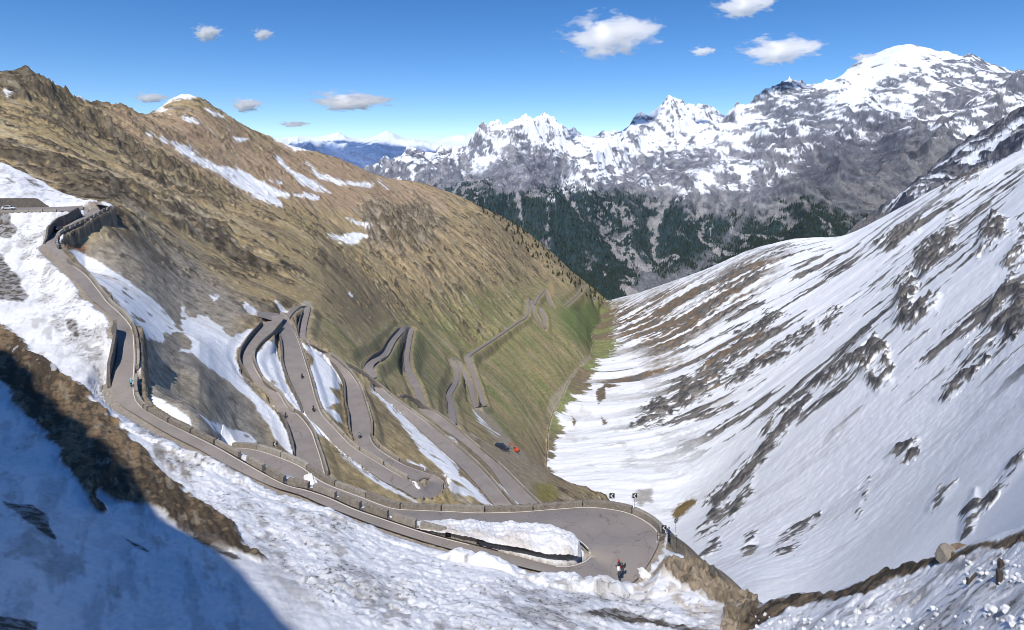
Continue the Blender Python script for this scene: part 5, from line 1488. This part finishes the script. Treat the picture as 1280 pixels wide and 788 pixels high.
# cars and machines
def car(label, loc, rz, paint, L=4.2, W_=1.75, H_=1.5, van=False, group='cars on the pass road'):
    root = empty('parked_car' if not van else 'parked_van', loc, rz); tag(root, label, 'van' if van else 'car', group)
    h = L / 2
    if van:
        prof = [(-h, .35), (-h, H_ * .97), (h * .45, H_), (h * .72, H_ * .62), (h, H_ * .52), (h, .35)]
    else:
        prof = [(-h, .35), (-h * .98, .85), (-h * .72, H_ * .95), (h * .15, H_), (h * .45, .95), (h * .95, .82), (h, .4)]
    build('body', [prism(prof, W_ / 2)], paint, root, bevel=.12)
    if van:
        gl = [(h * .48, H_ * .62), (h * .40, H_ * .93), (h * .1, H_ * .93), (h * .1, H_ * .62)]
    else:
        gl = [(-h * .68, .92), (-h * .62, H_ * .90), (h * .12, H_ * .94), (h * .36, .96)]
    for s in (-1, 1):
        build('side_window', [prism(gl, .02, y=s * (W_ / 2))], GLASS, root)
    ws = [(h * .45, H_ * .93), (h * .71, H_ * .64)] if van else [(h * .17, H_ * .96), (h * .43, .98)]
    (xa, za), (xb, zb) = ws
    build('windscreen', [([(xa + .03, -W_ * .42, za), (xa + .03, W_ * .42, za), (xb + .03, W_ * .45, zb), (xb + .03, -W_ * .45, zb)], [(0, 1, 2, 3)])], GLASS, root)
    for x in (-h * .62, h * .62):
        for s in (-1, 1):
            w_ = build('wheel', [tube([(x, s * (W_ / 2 - .12), .33), (x, s * (W_ / 2 + .02), .33)], .33, 14)], BLACK, root)
            build('rim', [tube([(x, s * (W_ / 2 + .0), .33), (x, s * (W_ / 2 + .035), .33)], .19, 10)], STEEL, w_)
    for s in (-1, 1):
        build('headlight', [ball((h * .97, s * W_ * .36, .68), .11, 6, (.5, 1.3, .7))], WHITEP, root, smooth=True)
    return root


i = roadA.near(72, 289); d = roadA.C[i + 2] - roadA.C[i - 2]; q = roadA.C[i] * .6 + roadA.B[i] * .4
car('dark car with a pale bonnet in the shade of the curving wall', (q[0], q[1], q[2] + .1), math.atan2(d[1], d[0]), CARDARK)
i = roadA0.near(9, 263); d = roadA0.C[i + 2] - roadA0.C[i - 2]; q = roadA0.C[i]
car('small white car in front of the long dark wall at the left edge', (q[0], q[1], q[2] + .1), math.atan2(d[1], d[0]), WHITEP)


def ground_at(px, py, sh=None):
    sh = sh or shM
    Y_ = sh.cast(px, py); x_ = (px - HX) / K * Y_
    return (x_, Y_, sh.height(x_, Y_))


g = ground_at(626, 561); car('dark van parked on the rubble track, left of the orange excavator', (g[0], g[1], g[2] + .05), math.radians(-15), CARDARK, 5.4, 2.0, 2.3, van=True, group='vehicles on the rubble track')
g = ground_at(632.5, 562.5); car('small dark car parked between the dark van and the orange excavator', (g[0], g[1], g[2] + .05), math.radians(-15), CARDARK, 3.6, 1.7, 1.6, group='vehicles on the rubble track')


def excavator(label, loc, rz):
    root = empty('excavator', loc, rz); tag(root, label, 'excavator', 'vehicles on the rubble track')
    for s in (-1, 1):
        build('track', [prism([(-1.6, .2), (-1.3, 0), (1.3, 0), (1.6, .2), (1.5, .7), (-1.5, .7)], .25, y=s * 1.0)], BLACK, root, bevel=.08)
    build('body', [boxm(-1.7, .9, -1.1, 1.1, .85, 1.9)], ORANGE, root, bevel=.12)
    c = build('cab', [prism([(-.1, 1.9), (-.1, 3.0), (.8, 3.0), (1.1, 1.9)], .5, y=.5)], ORANGE, root, bevel=.06)
    build('cab_window', [prism([(.05, 2.1), (.05, 2.85), (.72, 2.85), (.95, 2.1)], .53, y=.5)], GLASS, c)
    build('boom', [tube([(.8, -.3, 1.7), (2.0, -.3, 3.6), (3.4, -.3, 3.9)], [.28, .24, .2], 6)], ORANGE, root)
    build('dipper_arm', [tube([(3.2, -.3, 4.0), (4.1, -.3, 2.2)], [.2, .15], 6)], ORANGE, root)
    build('bucket', [prism([(3.8, 2.2), (4.3, 2.3), (4.4, 1.5), (3.8, 1.2), (3.5, 1.6)], .45, y=-.3)], STEEL, root, bevel=.05)
g = ground_at(645, 565); excavator('orange excavator standing on the rubble track at the valley edge', (g[0], g[1], g[2]), math.radians(150))


# refuge building at the valley head and a roadside hut
STUCCO = plain('pale render', (0.55, 0.50, 0.44), .9, var=.15); ROOF = plain('grey roof', (0.33, 0.31, 0.29), .8)
def house(label, loc, rz, L, W_, H_, storeys, cols):
    root = empty('refuge_building', loc, rz); tag(root, label, 'building')
    w_ = build('wall', [boxm(-L / 2, L / 2, -W_ / 2, W_ / 2, -3, H_)], STUCCO, root)
    build('roof', [([(-L / 2 - .5, -W_ / 2 - .6, H_), (L / 2 + .5, -W_ / 2 - .6, H_), (L / 2 + .5, 0, H_ + W_ * .3), (-L / 2 - .5, 0, H_ + W_ * .3), (-L / 2 - .5, W_ / 2 + .6, H_), (L / 2 + .5, W_ / 2 + .6, H_)],
                     [(0, 1, 2, 3), (3, 2, 5, 4), (0, 3, 4), (1, 5, 2), (0, 4, 5, 1)])], ROOF, root)
    build('chimney', [boxm(L * .2, L * .2 + .9, -.4, .4, H_ + 1, H_ + W_ * .3 + 1.4)], STUCCO, root)
    for s in range(storeys):
        for c in range(cols):
            x = -L / 2 + (c + .5) * L / cols; z_ = (s + .35) * H_ / storeys
            build('window', [boxm(x - .5, x + .5, -W_ / 2 - .06, -W_ / 2 + .02, z_, z_ + 1.3)], GLASS, root)
g = ground_at(767, 386); house('pale refuge building at the far head of the valley floor', (g[0], g[1], g[2] - .5), .3, 26, 13, 10, 3, 8)


# boulders
def boulder(name, label, loc, sx, sy, sz, mat, seed, rz=0, sub=4, group=None):
    import bmesh
    bm = bmesh.new(); bmesh.ops.create_icosphere(bm, subdivisions=sub, radius=1.0)
    r = random.Random(seed)
    planes = [(Vector((r.uniform(-1, 1), r.uniform(-1, 1), r.uniform(-.4, 1))).normalized(), r.uniform(.55, .85)) for _ in range(14)]
    for v in bm.verts:
        for n_, d_ in planes:
            t_ = v.co.dot(n_) - d_
            if t_ > 0: v.co -= n_ * t_
    co_ = np.array([v.co[:] for v in bm.verts]); nn = fbm(co_[:, 0] * 1 + seed, co_[:, 1] + co_[:, 2] * .7, .7, 4, None, .55, seed)
    for v, k_ in zip(bm.verts, nn): v.co *= 1 + .10 * float(k_)
    for v in bm.verts: v.co = Vector((v.co.x * sx, v.co.y * sy, v.co.z * sz))
    me = bpy.data.meshes.new(name); bm.to_mesh(me); bm.free(); me.materials.append(mat)
    o = bpy.data.objects.new(name, me); COL.objects.link(o); o.location = loc; o.rotation_euler = (0, 0, rz); tag(o, label, 'boulder', group)
    return o
ROCKM = plain('grey boulder', (0.26, 0.23, 0.19), .95, var=.5, scale=2.2, bump=.08, bscale=6); ROCKB2 = plain('rusty boulder', (0.27, 0.19, 0.11), .95, var=.45, scale=3, bump=.06, bscale=7); ROCKD = plain('dark boulder', (0.10, 0.09, 0.08), .95, var=.4, scale=2, bump=.06)
boulder('boulder', 'large pale grey boulder on the dark rim at the right', tuple(P(1186, 694, 42)), .95, .8, .75, ROCKM, 3, .4)
boulder('boulder', 'rusty brown boulder leaning behind the large grey one', tuple(P(1203, 690, 42.8)), .95, .7, .62, ROCKB2, 8, 1.0)
boulder('boulder', 'dark boulder at the top of the scree slope beside the avalanche snow', tuple(P(893, 719, 74.5)), .9, .8, 1.3, ROCKD, 5, .2)
boulder('boulder', 'big grey boulder low in the scree gully', tuple(P(917, 770, 66)), 2.0, 1.4, 1.3, ROCKM, 12, .8)

# snow clods scattered on the near slope right of the gully
CLOD = plain('snow clod', (0.76, 0.77, 0.79), .8, var=.08, scale=3, bump=.05, bscale=6)
protos = []
cl = random.Random(4)
CZ = [(1060,760,1285,788,46), (1200,700,1285,730,34), (940,768,1060,788,30)]
k_ = 0
for (x0, y0, x1, y1, n_) in CZ:
    for _ in range(n_):
        px, py = cl.uniform(x0, x1), cl.uniform(y0, y1)
        g = ground_at(px, py, shN); s_ = cl.uniform(.07, .22) * (1.25 if py > 755 else .9)
        if len(protos) < 5:
            o = boulder('snow_clod', 'clod of broken avalanche snow lying on the near slope at the lower right', (0, 0, 0), 1, .85, .7, CLOD, 30 + k_, 0, 3, 'clods of avalanche snow'); o['category'] = 'snow clod'; protos.append(o)
        else:
            o = protos[k_ % 5].copy(); COL.objects.link(o)
        k_ += 1
        o.location = (g[0], g[1], g[2] + s_ * .25); o.scale = (s_, s_, s_); o.rotation_euler = (cl.uniform(-.4, .4), cl.uniform(-.4, .4), cl.uniform(0, 6))

# broken posts sticking out of the snow
def posts():
    for lab, px, py, h in [('stout black wooden post in the snow, the upper of two at the right edge', 1251, 711, .42), ('black wooden post in the snow with a brace leaning on it', 1249, 728, .62)]:
        g = ground_at(px, py, shN); root = empty('wooden_post', g); tag(root, lab, 'post')
        build('post', [boxm(-.12, .12, -.1, .1, -.3, h), prism([(-.12, h), (.12, h), (0, h + .1)], .1)], WOOD, root, bevel=.015)
        if h > .5:
            build('brace', [tube([(.4, -.1, -.05), (.1, 0, .5)], .06, 5)], WOOD, root)
    g = ground_at(1215, 727, shN); o = build('plank', [boxm(-.55, .55, -.06, .06, 0, .10), boxm(-.5, -.38, -.05, .05, .1, .4)], WOOD, bevel=.01); o.location = (g[0], g[1], g[2] + .1); o.rotation_euler = (0, -.25, .5)
    tag(o, 'broken dark plank lying in the snow left of the black posts', 'plank')
posts()
# ------------------------------------------------------------------ conifers on the flank of the brown mountain
def leaf_mat(name, col):
    return plain(name, col, .9, var=.5, scale=1.2)
FOL = leaf_mat('conifer needles', (0.030, 0.042, 0.018)); BARK = plain('bark', (0.09, 0.065, 0.045), .9)


def conifer(seed):
    r = random.Random(seed); V = []; F = []
    h = 1.0; tiers = 9
    for t in range(tiers):
        z0 = .12 + .86 * t / tiers; rad = .27 * (1 - t / tiers) ** .8 + .02; n = 9
        for k in range(n):
            a = 2 * math.pi * (k + r.random()) / n; rr_ = rad * r.uniform(.65, 1.15); da = .30
            dz = -.05 * r.uniform(.5, 1.5); b = len(V)
            V += [(0, 0, z0 + .10), (rr_ * math.cos(a - da), rr_ * math.sin(a - da), z0 + dz), (rr_ * 1.15 * math.cos(a), rr_ * 1.15 * math.sin(a), z0 + dz - .015), (rr_ * math.cos(a + da), rr_ * math.sin(a + da), z0 + dz)]
            F += [(b, b + 1, b + 2), (b, b + 2, b + 3)]
    return V, F


tree_protos = []
TL = 'small dark conifer on the steep flank below the crest, one of the scattered many'
def make_tree(seed):
    root = empty('conifer_tree', (0, 0, 0)); tag(root, TL, 'tree', 'conifers scattered along the brown flank')
    v, f = conifer(seed); build('crown', [(v, f)], FOL, root); build('trunk', [tube([(0, 0, -.1), (0, 0, .5)], [.022, .012], 5)], BARK, root)
    return root
rt = random.Random(21)
TREEZ = [(590,249),(625,266),(665,290),(700,318),(735,352),(762,374),(745,376),(725,366),(700,350),(672,328),(640,300),(610,275)]
tz = [(p[0], p[1]) for p in TREEZ]
cnt = 0; tries = 0; spots_ = []
while cnt < 150 and tries < 6000:
    tries += 1
    px, py = rt.uniform(585, 765), rt.uniform(245, 380)
    if not bool(in_poly(np.array([px]), np.array([py]), tz)[0]): continue
    cr_ = np.interp(px, [585, 640, 680, 720, 762], [248, 276, 301, 336, 376])
    if rt.random() > math.exp(-max(0, py - cr_) / 16) * (.35 + .65 * (px - 585) / 175): continue
    Y_ = shM.cast(px, py)
    if Y_ > 2900 or Y_ < 700: continue
    spots_.append((px, py, Y_)); cnt += 1
for k, (px, py, Y_) in enumerate(spots_):
    if k < 4:
        o = make_tree(50 + k); tree_protos.append(o)
    else:
        src = tree_protos[k % 4]; o = src.copy(); COL.objects.link(o)
        for ch in src.children:
            c = ch.copy(); COL.objects.link(c); c.parent = o
    x_ = (px - HX) / K * Y_
    s_ = rt.uniform(9, 17) * (1.0 if Y_ > 1500 else .6)
    o.location = (x_, Y_, shM.height(x_, Y_) - .5); o.scale = (s_, s_, s_); o.rotation_euler = (0, 0, rt.uniform(0, 6))

# forest on the lower faces of the far massif: thousands of trees seen as one mass
def forest_stuff():
    m = (forest > 0.45) & (shB.PX > 470) & (shB.PX < 1120) & (shB.R < 395) & (shB.R > 215) & (shB.Y < 7500)
    ii_, jj_ = np.nonzero(m)
    r = np.random.default_rng(3)
    # probability by ground area and visibility
    sel = r.choice(len(ii_), size=min(34000, len(ii_)), replace=False)
    ii_, jj_ = ii_[sel], jj_[sel]
    bx, by, bz_ = shB.X[ii_, jj_], shB.Y[ii_, jj_], shB.Z[ii_, jj_]
    n = len(bx); bx = bx + r.uniform(-8, 8, n); by = by + r.uniform(-10, 10, n); h = r.uniform(9, 26, n) * r.uniform(.7, 1.2, n); w_ = h * r.uniform(.18, .32, n)
    V = np.zeros((n, 6, 3))
    for k in range(5):
        a = 2 * math.pi * k / 5
        V[:, k, 0] = bx + w_ * math.cos(a); V[:, k, 1] = by + w_ * math.sin(a); V[:, k, 2] = bz_ - 4
    V[:, 5] = np.stack([bx, by, bz_ + h], 1)
    base = (np.arange(n) * 6)[:, None]
    F = np.concatenate([np.stack([base[:, 0] + k, base[:, 0] + (k + 1) % 5, base[:, 0] + 5], 1) for k in range(5)])
    o = raw_mesh('forest', V.reshape(-1, 3), F, plain('far forest', (0.024, 0.042, 0.034), .95, var=.5, scale=.02), smooth=False)
    tag(o, 'dark conifer forest covering the lower faces of the mountains across the valley', 'forest', kind='stuff')
forest_stuff()

# ------------------------------------------------------------------ fair weather clouds
def cloud_mat():
    m = bpy.data.materials.new('cloud vapour'); m.use_nodes = True; nt = m.node_tree; nt.nodes.clear()
    out_ = nt.nodes.new('ShaderNodeOutputMaterial'); vol = nt.nodes.new('ShaderNodeVolumePrincipled')
    vol.inputs['Color'].default_value = (1, 1, 1, 1); vol.inputs['Anisotropy'].default_value = 0.2
    tc = nt.nodes.new('ShaderNodeTexCoord'); n1 = nt.nodes.new('ShaderNodeTexNoise'); n1.inputs['Scale'].default_value = 2.3; n1.inputs['Detail'].default_value = 6; n1.inputs['Roughness'].default_value = .62
    nt.links.new(tc.outputs['Object'], n1.inputs['Vector'])
    ln = nt.nodes.new('ShaderNodeVectorMath'); ln.operation = 'LENGTH'; nt.links.new(tc.outputs['Object'], ln.inputs[0])
    # density = clamp((0.85 - r) + (noise-0.5)*k)
    a = nt.nodes.new('ShaderNodeMath'); a.operation = 'SUBTRACT'; a.inputs[0].default_value = .62; nt.links.new(ln.outputs['Value'], a.inputs[1])
    b = nt.nodes.new('ShaderNodeMath'); b.operation = 'MULTIPLY_ADD'; nt.links.new(n1.outputs['Fac'], b.inputs[0]); b.inputs[1].default_value = 2.6; b.inputs[2].default_value = -1.3
    c = nt.nodes.new('ShaderNodeMath'); c.operation = 'ADD'; nt.links.new(a.outputs[0], c.inputs[0]); nt.links.new(b.outputs[0], c.inputs[1])
    d = nt.nodes.new('ShaderNodeMapRange'); nt.links.new(c.outputs[0], d.inputs[0]); d.inputs[1].default_value = 0; d.inputs[2].default_value = .35; d.inputs[3].default_value = 0; d.inputs[4].default_value = 0.045
    nt.links.new(d.outputs[0], vol.inputs['Density']); nt.links.new(vol.outputs[0], out_.inputs['Volume'])
    return m
CLM = cloud_mat()
def cloud(px, py, w_px, h_px, label, seed, Y_=9000.0, dens=1.0):
    """a puff of vapour: rounded lumps on a flat base, filled with noisy volume"""
    c = P(px, py, Y_); w_, h_ = w_px / K * Y_ / 2, h_px / K * Y_ / 2
    import bmesh
    bm = bmesh.new(); bmesh.ops.create_icosphere(bm, subdivisions=4, radius=1.0)
    co_ = np.array([v.co[:] for v in bm.verts])
    nn = fbm(co_[:, 0] * 1.3 + seed, co_[:, 2] * 1.3 + co_[:, 1] + seed, .8, 3, None, .5, seed)
    for v, k_ in zip(bm.verts, nn): v.co *= 1 + .18 * float(k_)
    me = bpy.data.meshes.new('cloud'); bm.to_mesh(me); bm.free(); me.materials.append(CLM)
    o = bpy.data.objects.new('cloud', me); COL.objects.link(o); o.location = tuple(c); o.scale = (w_ * 1.25, w_ * .8, h_ * 1.35); o.rotation_euler = (0, 0, seed * 1.3 % .6 - .3)
    tag(o, label, 'cloud', 'fair weather clouds in the blue sky')
cloud(762, 43, 122, 50, 'largest white cloud, high in the middle of the sky', 1, 8000)
cloud(974, 62, 100, 32, 'long white cloud left of the highest snowy peak', 2, 8000)
cloud(929, 6, 76, 28, 'cloud cut by the top edge of the picture', 3, 8000)
cloud(878, 64, 34, 11, 'tiny thin cloud between the two big white clouds', 4, 8000)
cloud(436, 126, 105, 22, 'flat long cloud above the hazy horizon range', 5, 9000)
cloud(307, 131, 48, 17, 'small cloud just right of the brown snow-capped summit', 6, 9000)
cloud(258, 41, 40, 20, 'small wispy cloud at the upper left, left of its neighbour', 7, 8000)
cloud(328, 43, 28, 15, 'small wispy cloud at the upper left, right of its neighbour', 8, 8000)
cloud(367, 155, 42, 7, 'thin streak of cloud below the small cloud by the summit', 9, 9000)
cloud(1080, 72, 34, 11, 'small cloud touching the shoulder of the highest snowy peak', 10, 9500)
cloud(188, 122, 44, 12, 'low cloud peeping from behind the brown ridge', 11, 9000)
# ------------------------------------------------------------------ daylight
AZ, EL = math.radians(180 + 14), math.radians(54)       # sun behind the viewpoint, to the left
sdir_v = Vector((math.sin(AZ) * math.cos(EL), math.cos(AZ) * math.cos(EL), math.sin(EL)))
sun = bpy.data.lights.new('sun', 'SUN'); sun.energy = 4.3; sun.angle = math.radians(0.5); sun.color = (1.0, 0.95, 0.88)
so = bpy.data.objects.new('sun', sun); COL.objects.link(so)
so.rotation_euler = sdir_v.to_track_quat('Z', 'Y').to_euler()
w = bpy.data.worlds.new("World"); SC.world = w; w.use_nodes = True
nt = w.node_tree; bg = nt.nodes['Background']
sky = nt.nodes.new('ShaderNodeTexSky'); sky.sky_type = 'NISHITA'; sky.sun_disc = False
sky.sun_elevation = EL; sky.sun_rotation = AZ; sky.altitude = 3600; sky.air_density = 1.0; sky.dust_density = 0.3; sky.ozone_density = 2.0
hs = nt.nodes.new('ShaderNodeHueSaturation'); hs.inputs['Saturation'].default_value = 1.3; hs.inputs['Hue'].default_value = 0.505
nt.links.new(sky.outputs[0], hs.inputs['Color']); nt.links.new(hs.outputs[0], bg.inputs[0]); bg.inputs[1].default_value = 0.145

cam = bpy.data.cameras.new('camera'); co = bpy.data.objects.new('camera', cam); COL.objects.link(co)
co.location = (0, 0, 0); co.rotation_euler = (math.pi / 2, 0, 0)
cam.sensor_width = 36; cam.lens = K / 1280 * 36; cam.shift_y = -(394 - 200) / 1280
cam.clip_start = 0.5; cam.clip_end = 200000
SC.camera = co
SC.view_settings.view_transform = 'Standard'; SC.view_settings.look = 'None'; SC.view_settings.exposure = 0
SC.cycles.use_denoising = True

SC.cycles.volume_bounces = 20; SC.cycles.max_bounces = 24; SC.cycles.volume_step_rate = 2.0; SC.cycles.volume_max_steps = 128
SC.cycles.pixel_filter_type = 'BLACKMAN_HARRIS'; SC.cycles.filter_width = 0.9
